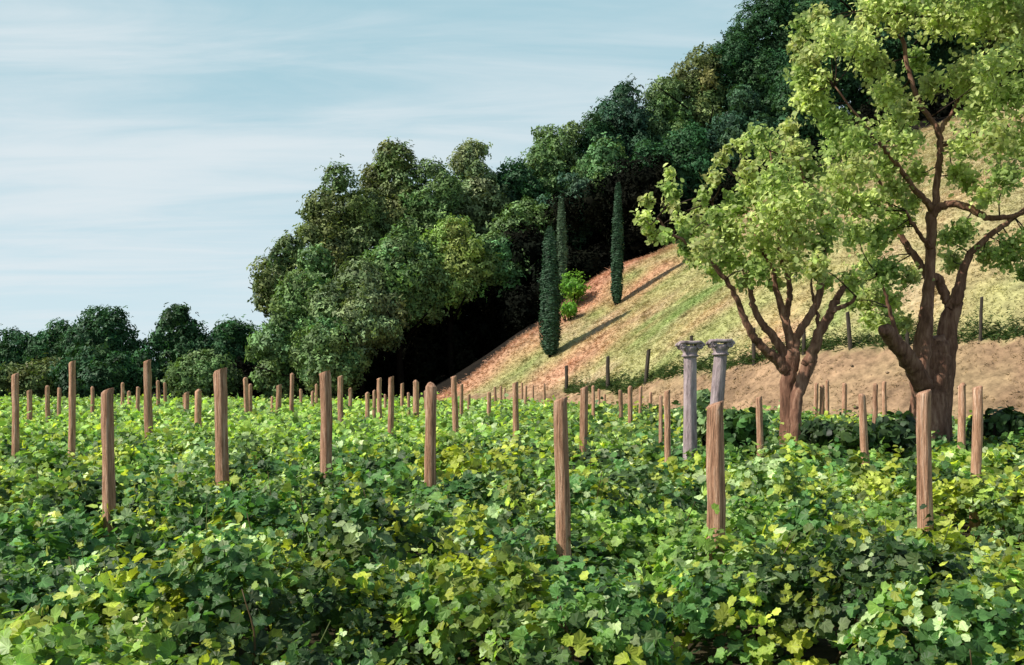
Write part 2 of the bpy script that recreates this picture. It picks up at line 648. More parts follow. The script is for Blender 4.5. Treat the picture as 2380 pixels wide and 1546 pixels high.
C_STRAW, C_GREEN, C_RED, C_OLIVE = np.array((.44, .345, .205)), np.array((.20, .285, .085)), np.array((.47, .235, .15)), np.array((.355, .345, .145))
C_BANK, C_FLOOR, C_FIELD = np.array((.285, .185, .11)), np.array((.014, .011, .008)), np.array((.045, .036, .02))  # floor tone is near-black, the wood's shade put into the litter colour
PATCH = [(1400, 665, 2.4, C_RED, 1.0), (1440, 690, 2.1, C_RED, .9), (1500, 645, 2.4, C_RED, .9), (1350, 830, 2.8, C_RED, .8), (1290, 860, 2.2, C_RED, .5),
         (1640, 740, 2.0, C_RED, .6), (1420, 770, 1.6, C_RED, .4), (1790, 790, 1.7, C_RED, .45), (1220, 840, 2.4, C_GREEN, .8), (1540, 760, 2.2, C_GREEN, .7),
         (1600, 710, 1.8, C_GREEN, .4), (1690, 735, 1.9, C_GREEN, .5), (1470, 640, 1.6, C_GREEN, .6), (1390, 730, 1.7, C_GREEN, .5), (1560, 830, 1.8, C_GREEN, .6),
         (1480, 860, 1.6, C_OLIVE, .7), (1620, 640, 3.0, C_OLIVE, .8), (1760, 700, 3.0, C_OLIVE, .7), (1170, 870, 2.0, C_OLIVE, .7), (2300, 700, 2.6, C_OLIVE, .6),
         (1250, 800, 1.6, C_RED, .6), (1130, 880, 1.8, C_RED, .5)]
PATCH_W = [(*ground_hit(u, v)[:2], r, c, k) for u, v, r, c, k in PATCH]


def hill_tint(x, y):
    a = (x * .80 + y * .6)
    b = (-x * .6 + y * .80)
    n1, n2, n3 = fbm(a / 1.3, b, 2.9, 1), fbm(a / 1.25, b, 2.5, 5), vnoise(a / 1.2, b, .8, 9)
    k = C_STRAW[None] * np.ones((len(x), 1))
    def mixin(w, c):
        nonlocal k
        k = k * (1 - w[:, None]) + c[None] * w[:, None]
    mixin(smooth(.30, .54, n1) * .85, C_OLIVE)
    mixin(smooth(.48, .66, n2) * .7, C_GREEN)
    mixin(smooth(14, 22, x) * (.25 + .5 * n2), np.array((.44, .34, .19)))
    edge = seg_dist(x, y, R_LINE)
    mixin(smooth(-4.5, -.5, edge) * smooth(17, 10, x) * (.55 + .6 * n1), np.array((.50, .255, .175)))
    mixin(smooth(.50, .66, fbm(a / 1.8, b, 2.4, 13)) * .25, C_RED)
    for px, py, r, c, s in PATCH_W:
        da, db = (x - px) * .80 + (y - py) * .6, -(x - px) * .6 + (y - py) * .80
        w = np.exp(-((da / (r * 1.3)) ** 2 + (db / r) ** 2)) * s
        mixin(np.clip(w * (.45 + 1.2 * n2), 0, 1), c)
    return k * (.85 + .3 * n3[:, None])


def ground_tint(x, y):
    dF, dR, dV = seg_dist(x, y, F_LINE), seg_dist(x, y, R_LINE), seg_dist(x, y, FOOT)
    wob = (fbm(x, y, 1.6, 21) - .5) * 1.1
    k = hill_tint(x, y)
    bank = C_BANK[None] * (.45 + 1.1 * fbm(x, y * 1.6, 1.9, 2)[:, None])
    dry = smooth(.5, .7, fbm(x, y, 2.6, 8))[:, None] * .5
    bank = bank * (1 - dry) + np.array((.31, .235, .125))[None] * dry
    w = smooth(.25, -.25, dF + wob * .4)[:, None]
    k = k * (1 - w) + bank * w
    w = smooth(.3, -.6, dV + wob)[:, None]
    k = k * (1 - w) + C_FIELD[None] * (.7 + .6 * fbm(x, y, .8, 3)[:, None]) * w
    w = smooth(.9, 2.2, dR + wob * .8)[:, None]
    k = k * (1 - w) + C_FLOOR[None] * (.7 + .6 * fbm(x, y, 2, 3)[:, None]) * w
    return k


def build_ground():
    def axis(lo, hi, step, far):
        core = np.arange(lo, hi + 1e-6, step)
        g = [step]
        while sum(g) < far:
            g.append(g[-1] * 1.28)
        c = np.cumsum(g)
        return np.concatenate((lo - c[::-1], core, hi + c))
    xs, ys = axis(-24, 56, .55, 3200), axis(28, 124, .55, 3200)
    X, Y = np.meshgrid(xs, ys)
    Z = height(X, Y)
    V = np.stack((X.ravel(), Y.ravel(), Z.ravel()), 1)
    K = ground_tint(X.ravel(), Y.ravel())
    nx, ny = len(xs), len(ys)
    i, j = np.meshgrid(np.arange(nx - 1), np.arange(ny - 1))
    a = (j * nx + i).ravel()
    F = np.stack((a, a + 1, a + nx + 1, a + nx), 1)
    mx, my = V[F].mean(1)[:, 0], V[F].mean(1)[:, 1]
    dF, dR, dV = seg_dist(mx, my, F_LINE), seg_dist(mx, my, R_LINE), seg_dist(mx, my, FOOT)
    core = (np.abs(mx - 16) < 41) & (np.abs(my - 76) < 49)
    reg = np.zeros(len(F), int)
    reg[(dV > 0) & core] = 1
    reg[(dF > 0) & core] = 2
    reg[(dR > 0) & core] = 3
    for k, name in enumerate(('ground', 'dirt_bank', 'hillside', 'forest_floor')):
        f = F[reg == k]
        used, inv = np.unique(f, return_inverse=True)
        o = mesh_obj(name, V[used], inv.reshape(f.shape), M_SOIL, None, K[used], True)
        set_props(o, {'ground': 'dark soil of the level vineyard floor under the vines', 'dirt_bank': 'bare brown earth bank below the row of dark fence posts',
                      'hillside': 'dry grassy hillside with reddish soil patches rising to the right', 'forest_floor': 'leaf litter under the wooded hill, its shade put into the dark colour'}[name],
                  {'ground': 'ground', 'dirt_bank': 'bank', 'hillside': 'hill', 'forest_floor': 'forest floor'}[name], None, 'structure')


build_ground()


# ------------------------------------------------------------------ the wood on the hill
KINDS = {'olive': (.150, .195, .066), 'deep': (.042, .108, .040), 'mid': (.140, .230, .080), 'blue': (.055, .120, .065), 'light': (.25, .35, .095), 'grey': (.21, .28, .13)}


def lump_cloud(lumps, per_area, size, col, template, shell=.28, jitter=.55, var=.30, upbias=.25, back=1.0):
    """leaf sprays over the outside of round lumps: list of (centre, radius)"""
    parts = []
    T, F = template
    cen = np.array([l[0] for l in lumps])
    mid = cen.mean(0)
    for (c, r) in lumps:
        n = int(max(40, per_area * 4 * math.pi * r * r))
        d = rand_dirs(n)
        rr = r * (1 + RNG.normal(size=n) * .10 - shell * RNG.random(n) ** 2)
        stray = RNG.random(n) < .24
        rr[stray] *= 1 + np.minimum(np.abs(RNG.normal(size=stray.sum())) * .26, .42)
        p = c + d * rr[:, None] * (np.array((1, 1, .95)) + RNG.normal(size=3) * .16)
        keep = (d[:, 1] < .35) | (RNG.random(n) < back)
        for (c2, r2) in lumps:                     # drop what lies deep in a neighbour
            if c2 is c:
                continue
            keep &= np.linalg.norm(p - c2, axis=1) > r2 * .72
        p, d = p[keep], d[keep]
        n = len(p)
        if not n:
            continue
        nor = d + RNG.normal(size=(n, 3)) * jitter + np.array((0, 0, upbias))
        lc = np.asarray(col) * (1 + RNG.normal() * .13) * np.array((1 + RNG.normal() * .10, 1, 1 + RNG.normal() * .08))
        k = lc[None] * np.clip(1 + RNG.normal(size=(n, 1)) * var, .35, 2.0)
        s = size * (.5 + .9 * RNG.random(n))
        parts.append(scatter(T, F, p, nor, s, k))
    return parts


def ico_core(c, r, col, squash=1.0):  # solid core hidden inside foliage, added to block light
    la, lo = 7, 10
    V, Q = [], []
    for i in range(la + 1):
        t = math.pi * i / la
        for j in range(lo):
            f = 2 * math.pi * j / lo
            q = r * (1 + RNG.normal() * .06)
            V.append(c + np.array((math.sin(t) * math.cos(f) * q, math.sin(t) * math.sin(f) * q, math.cos(t) * q * squash)))
    for i in range(la):
        for j in range(lo):
            j2 = (j + 1) % lo
            Q.append((i * lo + j, (i + 1) * lo + j, (i + 1) * lo + j2, i * lo + j2))
    return np.array(V), [np.array(Q)], np.tile(np.asarray(col), (len(V), 1))


def forest_tree(u, vt, vb, hw, Y, kind, label, cat='tree', group='trees of the dark wood', name='broadleaf_tree', size=.5, nl=None, extra=()):
    top, bot = P(u, vt, Y), P(u, vb, Y)
    rx = hw / FOCAL * Y
    rz = (top[2] - bot[2]) / 2
    cen = np.array((top[0], Y, (top[2] + bot[2]) / 2))
    base = np.array((cen[0], Y, hz(cen[0], Y)))
    t = empty(name, base, label, cat, group)
    rx *= 1.12
    nl = nl or int(20 + rz * 2.2)
    lumps = []
    for i in range(nl):
        d = rand_dirs(1)[0]
        if d[1] > .3:
            d[1] = -d[1] * .6
        if i == 0: d = np.array((0, -.1, 1.0))
        if i == 1: d = np.array((-1.0, -.1, .2))
        if i == 2: d = np.array((1.0, -.1, .1))
        r = min(rx, rz) * (.25 + .20 * RNG.random()) * (1.25 if rz < rx else 1)
        q = cen + d * np.array((max(rx - r * .9, .2), max(rx * .9 - r * .9, .2), max(rz - r * .9, .2))) * (1.0 if i < 3 else .55 + .5 * RNG.random() ** .6)
        lumps.append((q, r))
    for (eu, ev, er) in extra:
        lumps.append((P(eu, ev, Y), er / FOCAL * Y))
    col = KINDS[kind]
    parts = lump_cloud(lumps, 4.4 / (size * size), size, col, sprig(), back=.3)
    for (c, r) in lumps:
        parts.append(ico_core(c, r * .48, np.asarray(col) * .6))  # core tinted darker than the leaves, painting the crown's inner shade
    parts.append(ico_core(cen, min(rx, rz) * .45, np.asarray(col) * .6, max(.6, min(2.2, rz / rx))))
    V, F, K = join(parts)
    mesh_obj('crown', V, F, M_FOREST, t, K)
    rt = max(.18, rx * .07)
    tp = [base - np.array((0, 0, .3)), base * .6 + cen * .4 + RNG.normal(size=3) * .2, cen]
    tv = [tube(tp, [rt * 1.3, rt, rt * .5], 8, 4, .1)]
    for k in range(3):
        d = np.array((RNG.normal(), RNG.normal(), 1.0))
        a = base * .5 + cen * .5
        tv.append(tube([a, a + d * rz * .25, a + d * rz * .5], [rt * .6, rt * .4, rt * .2], 6, 3, .1))
    V, F, K = join(tv)
    mesh_obj('trunk', V, F, M_SHADEBARK, t)
    return t


FOREST = [
    # far left, low on the skyline
    (35, 765, 945, 75, 104, 'deep', 'low ragged green tree on the skyline at the far left edge'),
    (140, 748, 945, 75, 103, 'deep', 'ragged green tree just left of the round domed tree'),
    (242, 706, 930, 84, 101, 'deep', 'round domed green tree, highest of the far left group'),
    (228, 812, 945, 100, 93, 'deep', 'low dark bushy tree in front of the round domed tree'),
    (90, 835, 945, 100, 94, 'olive', 'low brownish bushy tree in front of the far left edge'),
    (425, 706, 940, 72, 101, 'deep', 'flat-topped green tree right of the open sky notch'),
    (545, 745, 940, 78, 102, 'deep', 'dark low tree between flat-topped tree and the wood'),
    (478, 822, 945, 72, 91, 'mid', 'green low tree with paler leaves in front of the flat-topped tree'),
    (340, 820, 945, 55, 98, 'deep', 'very dark low tree filling the skyline notch'),
    # main skyline, climbing to the right
    (672, 556, 810, 74, 94, 'olive', 'sunlit outlying crown bulging at the left edge of the wood'),
    (790, 395, 760, 85, 99, 'olive', 'tall tree on the wood\'s upper left shoulder with a jutting spur', 'tree', 'trees of the dark wood', 'broadleaf_tree', .5, None, ((778, 400, 16), (730, 500, 30))),
    (907, 338, 700, 88, 102, 'olive', 'peaked olive-brown tree, first high point of the wood\'s skyline', 'tree', 'trees of the dark wood', 'broadleaf_tree', .5, None, ((903, 350, 22),)),
    (1000, 372, 720, 75, 101, 'mid', 'mid-green tree in the dip right of the peaked olive tree'),
    (1097, 328, 650, 74, 105, 'grey', 'rounded grey-green dome above the middle of the wood'),
    (1195, 372, 620, 74, 107, 'deep', 'dark tree in the skyline dip right of the grey-green dome'),
    (1285, 300, 560, 72, 110, 'mid', 'twin-topped tree standing above the paired cypresses', 'tree', 'trees of the dark wood', 'broadleaf_tree', .5, None, ((1262, 312, 18), (1330, 312, 26))),
    (1378, 268, 540, 72, 112, 'deep', 'dark tree above and left of the lone tall cypress'),
    (1455, 208, 480, 74, 114, 'blue', 'bluish-green tree on the skyline above the lone cypress', 'tree', 'trees of the dark wood', 'broadleaf_tree', .5, None, ((1445, 218, 24),)),
    (1545, 182, 480, 80, 116, 'mid', 'mid-green skyline tree halfway up the steep wooded slope'),
    (1628, 118, 460, 80, 118, 'olive', 'brownish skyline tree below the steep step in the treeline'),
    (1712, 72, 420, 82, 119, 'deep', 'dark skyline tree on the last step before the picture\'s top'),
    (1800, -25, 360, 92, 120, 'deep', 'tall dark tree where the treeline leaves the picture\'s top'),
    (1905, -80, 330, 100, 121, 'deep', 'dark tree partly behind the big tree\'s left leaf edge'),
    (2030, -110, 345, 105, 122, 'deep', 'dark tree showing through gaps in the big tree\'s crown'),
    (2160, -120, 325, 105, 123, 'deep', 'dark tree behind the middle of the big tree\'s crown'),
    (2290, -130, 290, 105, 124, 'mid', 'green tree behind the upper right of the big crown'),
    (2420, -140, 260, 105, 125, 'mid', 'green tree behind the right edge of the big crown'),
    # second layer lower on the slope
    (1500, 330, 590, 72, 101, 'deep', 'black-green tree directly right of the lone tall cypress'),
    (1610, 290, 560, 80, 104, 'deep', 'deep green tree behind the small tree\'s leafy left spikes'),
    (1720, 210, 500, 85, 106, 'blue', 'bluish dark tree behind the small tree\'s top'),
    (1840, 150, 440, 88, 108, 'deep', 'dark tree in the gap between the two light-leaved trees'),
    (1400, 330, 560, 66, 101, 'mid', 'green tree just left of the lone cypress\'s top'),
    (1320, 400, 600, 66, 99, 'blue', 'bluish tree right behind the paired cypress tops'),
    # lower front crowns
    (735, 575, 900, 88, 90, 'mid', 'green front crown low at the wood\'s left side'),
    (655, 720, 945, 70, 88, 'mid', 'low green tree at the wood\'s left foot'),
    (765, 745, 945, 80, 86, 'mid', 'low green tree at the foot left of the dark hollow'),
    (835, 610, 880, 92, 88, 'grey', 'broad pale grey-green crown left of the dark hollow'),
    (935, 540, 800, 92, 91, 'mid', 'mid-green crown on the upper left rim of the dark hollow'),
    (1052, 512, 735, 92, 93, 'light', 'brightest yellow-green crown in the middle of the wood'),
    (1150, 545, 690, 82, 95, 'mid', 'green crown overhanging the dark hollow from above'),
    (1225, 460, 640, 72, 98, 'mid', 'green crown left of the paired cypresses above the hollow'),
]


def build_shade_thicket():
    lumps = []
    for i in range(420):
        u = RNG.uniform(830, 1560)
        Y = RNG.uniform(93, 116)
        x = (u - 1190) / FOCAL * Y
        g = hz(x, Y)
        vtop = np.interp(u, [830, 950, 1100, 1250, 1400, 1560], [790, 700, 600, 520, 430, 400])
        top = EYE + (HORIZON - vtop) / FOCAL * Y
        z = g + RNG.random() * max(top - g, 1.5)
        lumps.append((np.array((x, Y, z)), RNG.uniform(1.0, 2.0)))
    for i in range(90):                              # low thicket closing the foot of the wood further left
        u = RNG.uniform(520, 900)
        Y = RNG.uniform(93, 104)
        x = (u - 1190) / FOCAL * Y
        lumps.append((np.array((x, Y, hz(x, Y) + RNG.uniform(.2, 3.2))), RNG.uniform(.9, 1.7)))
    for i in range(380):                              # low dark scrub close behind the grass edge
        q = RNG.uniform(0, 1)
        k = RNG.integers(1, 14)
        a, b = ridge_xyz[k], ridge_xyz[k + 1]
        p = a + (b - a) * q
        Y = p[1] + RNG.uniform(5, 16)
        x = p[0] * Y / p[1]
        lumps.append((np.array((x, Y, hz(x, Y) + RNG.uniform(0, 2.2))), RNG.uniform(.7, 1.4)))
    col = np.array((.008, .009, .006))  # near-black leaves: the hollow's deep shade is painted into this colour
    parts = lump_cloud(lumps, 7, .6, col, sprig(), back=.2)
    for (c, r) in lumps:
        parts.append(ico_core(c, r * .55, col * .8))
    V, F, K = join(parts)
    o = mesh_obj('shade_thicket', V, F, M_SCRUB, None, K)
    set_props(o, 'thicket in the hollow beneath the wood, its shade put into near-black leaves', 'shade_thicket', None, 'stuff')


# ------------------------------------------------------------------ cypresses and the two round bushes on the slope
def cypress(u, vt, vb, wid, Y, label, base=None, col=(.030, .075, .034)):
    b = P(u, vb, Y)
    if base is not None:
        b = base
    else:
        b[2] = hz(b[0], b[1]) - .05
    H = EYE + (HORIZON - vt) / FOCAL * b[1] - b[2]
    R = wid / FOCAL * b[1] / 2
    t = empty('cypress', b, label, 'cypress', 'cypresses on the grassy slope')
    n = 9000
    h = RNG.random(n) ** .9
    a = RNG.random(n) * 2 * np.pi
    prof = np.interp(h, [0, .03, .12, .35, .6, .85, .96, 1], [.45, .72, .92, 1.0, .86, .58, .36, .06])
    prof = prof * (1 + .26 * (vnoise(a * 2.2, h * 16, 1.0, int(u)) - .5) * 2)
    prof = prof * np.where(RNG.random(n) < .06, 1 + .35 * RNG.random(n), 1)
    rr = R * prof * (1 - .25 * RNG.random(n) ** 2)
    lean = np.array((.10, 0)) * h[:, None] ** 2 * (1 if u > 1400 else -.6)
    p = np.stack((b[0] + np.cos(a) * rr + lean[:, 0], b[1] + np.sin(a) * rr, b[2] + .12 + h * (H - .12)), 1)
    nor = np.stack((np.cos(a), np.sin(a), np.full(n, .25)), 1) + RNG.normal(size=(n, 3)) * .35
    k = np.array(col)[None] * np.clip(1 + RNG.normal(size=(n, 1)) * .3, .4, 2)
    up = np.tile(np.array((1.0, 0, 0)), (n, 1)) + RNG.normal(size=(n, 3)) * .3
    parts = [scatter(*oval_leaf(), p, nor, np.stack((np.full(n, .13), .14 + .20 * RNG.random(n), np.full(n, .13)), 1), k, up=np.cross(nor, np.array((0, 0, 1.0))) + RNG.normal(size=(n, 3)) * .2)]
    hh = np.linspace(0, 1, 9)
    pr = np.interp(hh, [0, .03, .12, .35, .6, .85, .96, 1], [.3, .72, .92, 1.0, .86, .58, .36, .06]) * R * .82
    ln = .10 * hh ** 2 * (1 if u > 1400 else -.6)
    core = tube([b + np.array((ln[i], 0, .1 + hh[i] * (H - .25))) for i in range(9)], pr, 10, 2, .06)
    parts.append((core[0], core[1], np.tile(np.array((.03, .06, .028)), (len(core[0]), 1))))
    V, F, K = join(parts)
    mesh_obj('crown', V, F, M_CYP, t, K)
    tr = tube([b - np.array((0, 0, .3)), b + np.array((0, 0, .2)), b + np.array((0, 0, 1.0))], [.2, .17, .12], 8, 3, .1)
    mesh_obj('trunk', tr[0], tr[1], M_SHADEBARK, t)
    return t


def bush(u, v, r, Y, col, label, name='round_bush', cat='bush', group=None, leaf=.16, dens=9, squash=1.0, lumps_n=9, mat=None, spread=.55, template=None):
    c = P(u, v, Y)
    R = r / FOCAL * Y
    gz = hz(c[0], c[1])
    b = np.array((c[0], c[1], gz))
    t = empty(name, b, label, cat, group)
    lumps = [(c, R * .72)]
    for i in range(lumps_n):
        d = rand_dirs(1)[0]
        lumps.append((c + d * R * spread * np.array((1, 1, squash)), R * (.34 + .14 * RNG.random())))
    parts = lump_cloud(lumps, dens / (leaf * leaf) * .16, leaf, col, template or oval_leaf(), var=.28)
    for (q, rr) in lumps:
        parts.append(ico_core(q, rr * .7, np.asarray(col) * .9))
    V, F, K = join(parts)
    mesh_obj('foliage', V, F, mat or M_TREE, t, K)
    st = []
    for k in range(4):
        o = np.array((RNG.normal() * .12 * R, RNG.normal() * .12 * R, 0))
        st.append(tube([b + o - np.array((0, 0, .15)), (b + c) / 2 + o * 2, c + o * 3], [.07, .05, .03], 6, 3, .1))
    V, F, K = join(st)
    mesh_obj('stem', V, F, M_SHADEBARK, t)
    return t


# ------------------------------------------------------------------ hillside grass
def build_grass():
    T, F = blade()

    def field(name, xs, ys, size, tint, label, var=.25, spread=.6):
        z = height(xs, ys)
        n = len(xs)
        cen = np.stack((xs, ys, z - .03), 1)
        az = RNG.random(n) * 2 * np.pi
        nor = np.stack((np.cos(az), np.sin(az), RNG.normal(size=n) * .25), 1)
        up = np.cross(np.array((0, 0, 1.0)) + RNG.normal(size=(n, 3)) * spread * .4, nor)
        k = tint * np.clip(1 + RNG.normal(size=(n, 1)) * var, .4, 1.8)
        V, FF, K = scatter(T, F, cen, nor, size, k, up=up)
        o = mesh_obj(name, V, FF, M_GRASS, None, K)
        set_props(o, label, 'grass', None, 'stuff')

    n = 150000
    xs, ys = RNG.uniform(-8, 44, n), RNG.uniform(42, 106, n)
    dF, dR = seg_dist(xs, ys, F_LINE), seg_dist(xs, ys, R_LINE)
    ok = (dF > .05) & (dR < 2.0 + .6 * RNG.normal(size=n)) & (np.abs(xs) < .56 * ys + 3)
    xs, ys = xs[ok], ys[ok]
    n = 700                                          # taller straw tussocks
    tx, ty = RNG.uniform(-2, 40, n), RNG.uniform(46, 98, n)
    ok = (seg_dist(tx, ty, F_LINE) > .3) & (seg_dist(tx, ty, R_LINE) < .5)
    tx, ty = np.repeat(tx[ok], 14), np.repeat(ty[ok], 14)
    m0 = len(xs)
    xs = np.concatenate((xs, tx + RNG.normal(size=len(tx)) * .16))
    ys = np.concatenate((ys, ty + RNG.normal(size=len(tx)) * .16))
    s = np.stack((RNG.uniform(.2, .4, len(xs)), RNG.uniform(.10, .26, len(xs)), np.full(len(xs), .3)), 1)
    s[m0:, 1] *= 1.9
    s[:, 1] *= 1 + .9 * smooth(-1.6, .2, seg_dist(xs, ys, R_LINE))
    field('hill_grass', xs, ys, s, hill_tint(xs, ys) * 1.05, 'short dry and green grass covering the slope above the fence posts', .13)
    n = 60000                                        # bank: sparse dead grass
    xs, ys = RNG.uniform(-2, 44, n), RNG.uniform(32, 70, n)
    dF, dV = seg_dist(xs, ys, F_LINE), seg_dist(xs, ys, FOOT)
    ok = (dF < .1) & (dV > -.8) & (fbm(xs, ys, 1.6, 31) > .40) & (np.abs(xs) < .56 * ys + 3)
    xs, ys = xs[ok], ys[ok]
    s = np.stack((RNG.uniform(.15, .35, len(xs)), RNG.uniform(.08, .24, len(xs)), np.full(len(xs), .2)), 1)
    field('dry_grass', xs, ys, s, np.tile(np.array((.31, .22, .125)), (len(xs), 1)) * (.7 + .6 * fbm(xs, ys, 1.5, 6)[:, None]), 'sparse straw coloured grass on the bare brown bank')
    n = 900                                          # clods and stones on the bank
    xs, ys = RNG.uniform(0, 40, n), RNG.uniform(34, 68, n)
    ok = (seg_dist(xs, ys, F_LINE) < -.2) & (seg_dist(xs, ys, FOOT) > -.3)
    xs, ys = xs[ok], ys[ok]
    n = len(xs)
    rock = np.array([(0, 0, .6), (.6, .1, 0), (.2, .55, .1), (-.5, .4, -.05), (-.55, -.3, .1), (.15, -.6, 0), (0, 0, -.4)])
    fc = [(0, a, b) for a, b in ((1, 2), (2, 3), (3, 4), (4, 5), (5, 1))] + [(6, b, a) for a, b in ((1, 2), (2, 3), (3, 4), (4, 5), (5, 1))]
    sz = RNG.gamma(1.6, .045, n) + .04
    V, FF, K = scatter(rock, [np.array(fc)], np.stack((xs, ys, height(xs, ys) + sz * .1), 1), np.array((0, 0, 1.0)) + RNG.normal(size=(n, 3)) * .3,
                       np.stack((sz, sz * .8, sz * .7), 1), np.array((.25, .175, .115))[None] * RNG.uniform(.6, 1.5, (n, 1)))
    set_props(mesh_obj('rubble', V, FF, M_SOIL, None, K), 'small clods and stones strewn over the bare brown bank', 'rubble', None, 'stuff')
    # rank dark grass growing along the fence line
    L = np.array([p for p in fence_xyz])
    seg = np.linalg.norm(np.diff(L[:, :2], axis=0), axis=1)
    cs = np.concatenate(([0], np.cumsum(seg)))
    n = 10000
    q = RNG.uniform(0, cs[-1], n)
    px, py = np.interp(q, cs, L[:, 0]), np.interp(q, cs, L[:, 1])
    off = RNG.gamma(2.0, .30, n) - .25
    nx, ny = .5, .86
    dens = smooth(.25, .5, fbm(q, q * 0, 2.5, 12))
    ok = RNG.random(n) < .35 + .65 * dens
    xs, ys = (px + off * nx)[ok], (py + off * ny)[ok]
    s = np.stack((RNG.uniform(.25, .45, len(xs)), RNG.uniform(.25, .52, len(xs)) * np.exp(-np.maximum(off[ok], 0) * .5), np.full(len(xs), .4)), 1)
    g = RNG.random(len(xs))[:, None]
    field('tall_grass', xs, ys, s, np.array((.035, .075, .025))[None] * (1 - g) + np.array((.09, .13, .03))[None] * g, 'strip of rank dark green grass along the fence posts')


# ------------------------------------------------------------------ the vines
_PH = RNG.random((64, 256, 6))
ROW, STEP = 1.25, .88


def plants(x, y):
    """vines planted in slanting rows: height of the leaf canopy and the index of the plant it belongs to"""
    v = (y - .20 * x) / ROW
    w = (x + .20 * y) / STEP
    vi, wi = np.floor(v).astype(int), np.floor(w).astype(int)
    best = np.full(np.shape(x), -9.0)
    pid = np.zeros(np.shape(x), int)
    for dv in (-1, 0, 1):
        for dw in (-1, 0, 1):
            a, b = vi + dv, wi + dw
            q = _PH[a % 64, b % 256]
            cv, cw = a + .5 + (q[..., 0] - .5) * .55, b + .5 + (q[..., 1] - .5) * .7
            R = .58 + .30 * q[..., 2]
            d = np.hypot((v - cv) * ROW, (w - cw) * STEP) / R
            h = (.66 + .60 * q[..., 3]) * (1 - np.minimum(d, 1.6) ** 2.6 * .62)
            h = np.where(q[..., 5] < .24, h * (.2 + .9 * q[..., 5]), h)   # a missing or stunted plant here and there
            up = h > best
            best = np.where(up, h, best)
            pid = np.where(up, (a % 64) * 256 + b % 256, pid)
    return best, pid


STAKE_XY = []


def canopy(x, y, ret=False):
    h, pid = plants(x, y)
    t = smooth(10, 30, y)
    h = h * (1 - t) + (.86 + .25 * (h - .7)) * t
    h = h + .20 * (vnoise(x, y, .40, 51) - .5) + .30 * (vnoise(x, y, 2.3, 52) - .5) * (1 - .5 * t)
    h = np.clip(h * .80, .08, 1.15)
    for sx, sy in STAKE_XY:                          # short growth in front of each stake, its vine tied in at the foot
        dx, dy = np.abs(x - sx), sy - y
        cap = .84 + 1.2 * np.maximum(dx - .22, 0) + .6 * np.maximum(dy - 1.3, 0) + np.where(dy < -.05, 9, 0)
        h = np.minimum(h, cap)
        low = (.68 + .12 * (vnoise(x, y, .3, 77) - .5)) * smooth(.75, .4, dx) * smooth(2.0, 1.4, dy) * (dy > -.1)
        h = np.maximum(h, low)
        d2 = dx ** 2 + ((dy - .10) * .8) ** 2
        h = np.maximum(h, .86 * np.exp(-(d2 / .16) ** 2) + .05 * (vnoise(x, y, .2, 71) - .5))
    return (h, pid) if ret else h


V_DEEP, V_EMER, V_MID = np.array((.026, .054, .019)), np.array((.075, .180, .050)), np.array((.135, .240, .060))  # deepest leaf tone doubles as painted shade among the vines
V_FRESH, V_YEL, V_PALE = np.array((.235, .36, .075)), np.array((.38, .41, .05)), np.array((.46, .56, .30))


def vine_tint(x, y, g, pid):
    """colour of a shoot: mostly decided plant by plant, with sprinkled odd leaves"""
    n = len(x)
    r = RNG.random(n)
    a, b, c = fbm(x, y, 1.25, 61), fbm(x, y, 1.0, 63), fbm(x, y, 2.6, 65)
    k = np.tile(V_MID, (n, 1))
    def mixin(w, col):
        nonlocal k
        w = np.clip(w, 0, 1)[:, None]
        k = k * (1 - w) + col[None] * w
    pr = _PH[pid // 256, pid % 256, 4]
    mixin((pr < .20) * .8, V_EMER)
    mixin(((pr > .20) & (pr < .40)) * .85, V_FRESH)
    mixin(((pr > .40) & (pr < .66)) * .85, V_DEEP)  # dark-leaved plants stand in for shadow bands across the vines
    mixin(((pr > .66) & (pr < .75)) * .75, V_YEL)
    mixin(((pr > .75) & (pr < .83)) * .6, V_PALE)
    mixin(smooth(.52, .64, a) * .6, V_EMER)
    mixin(smooth(.55, .66, b) * .6, V_FRESH)
    mixin(smooth(.54, .68, 1 - c) * .4, V_DEEP)
    mixin(smooth(.59, .70, fbm(x, y, .8, 67)) * .75, V_YEL)
    far = smooth(16, 30, y + 6 * (c - .5)) * smooth(3, -5, x - .06 * y)
    mixin(far * .75, V_FRESH * 1.3)
    mixin((r < .05) * .8, V_PALE)
    mixin((RNG.random(n) < .05) * .8, np.array((.44, .54, .26)))
    mixin(((r > .05) & (r < .13)) * .7, V_YEL)
    mixin(((r > .13) & (r < .33)) * .7, V_DEEP)
    mixin(((r > .33) & (r < .43)) * .8, V_EMER)
    return np.clip(k * g[:, None] * 1.27, 0, .8)


def in_field(x, y, m=0.0):
    return (seg_dist(x, y, FOOT) < -.6 + m) & (np.abs(x) < .56 * y + 2.6)


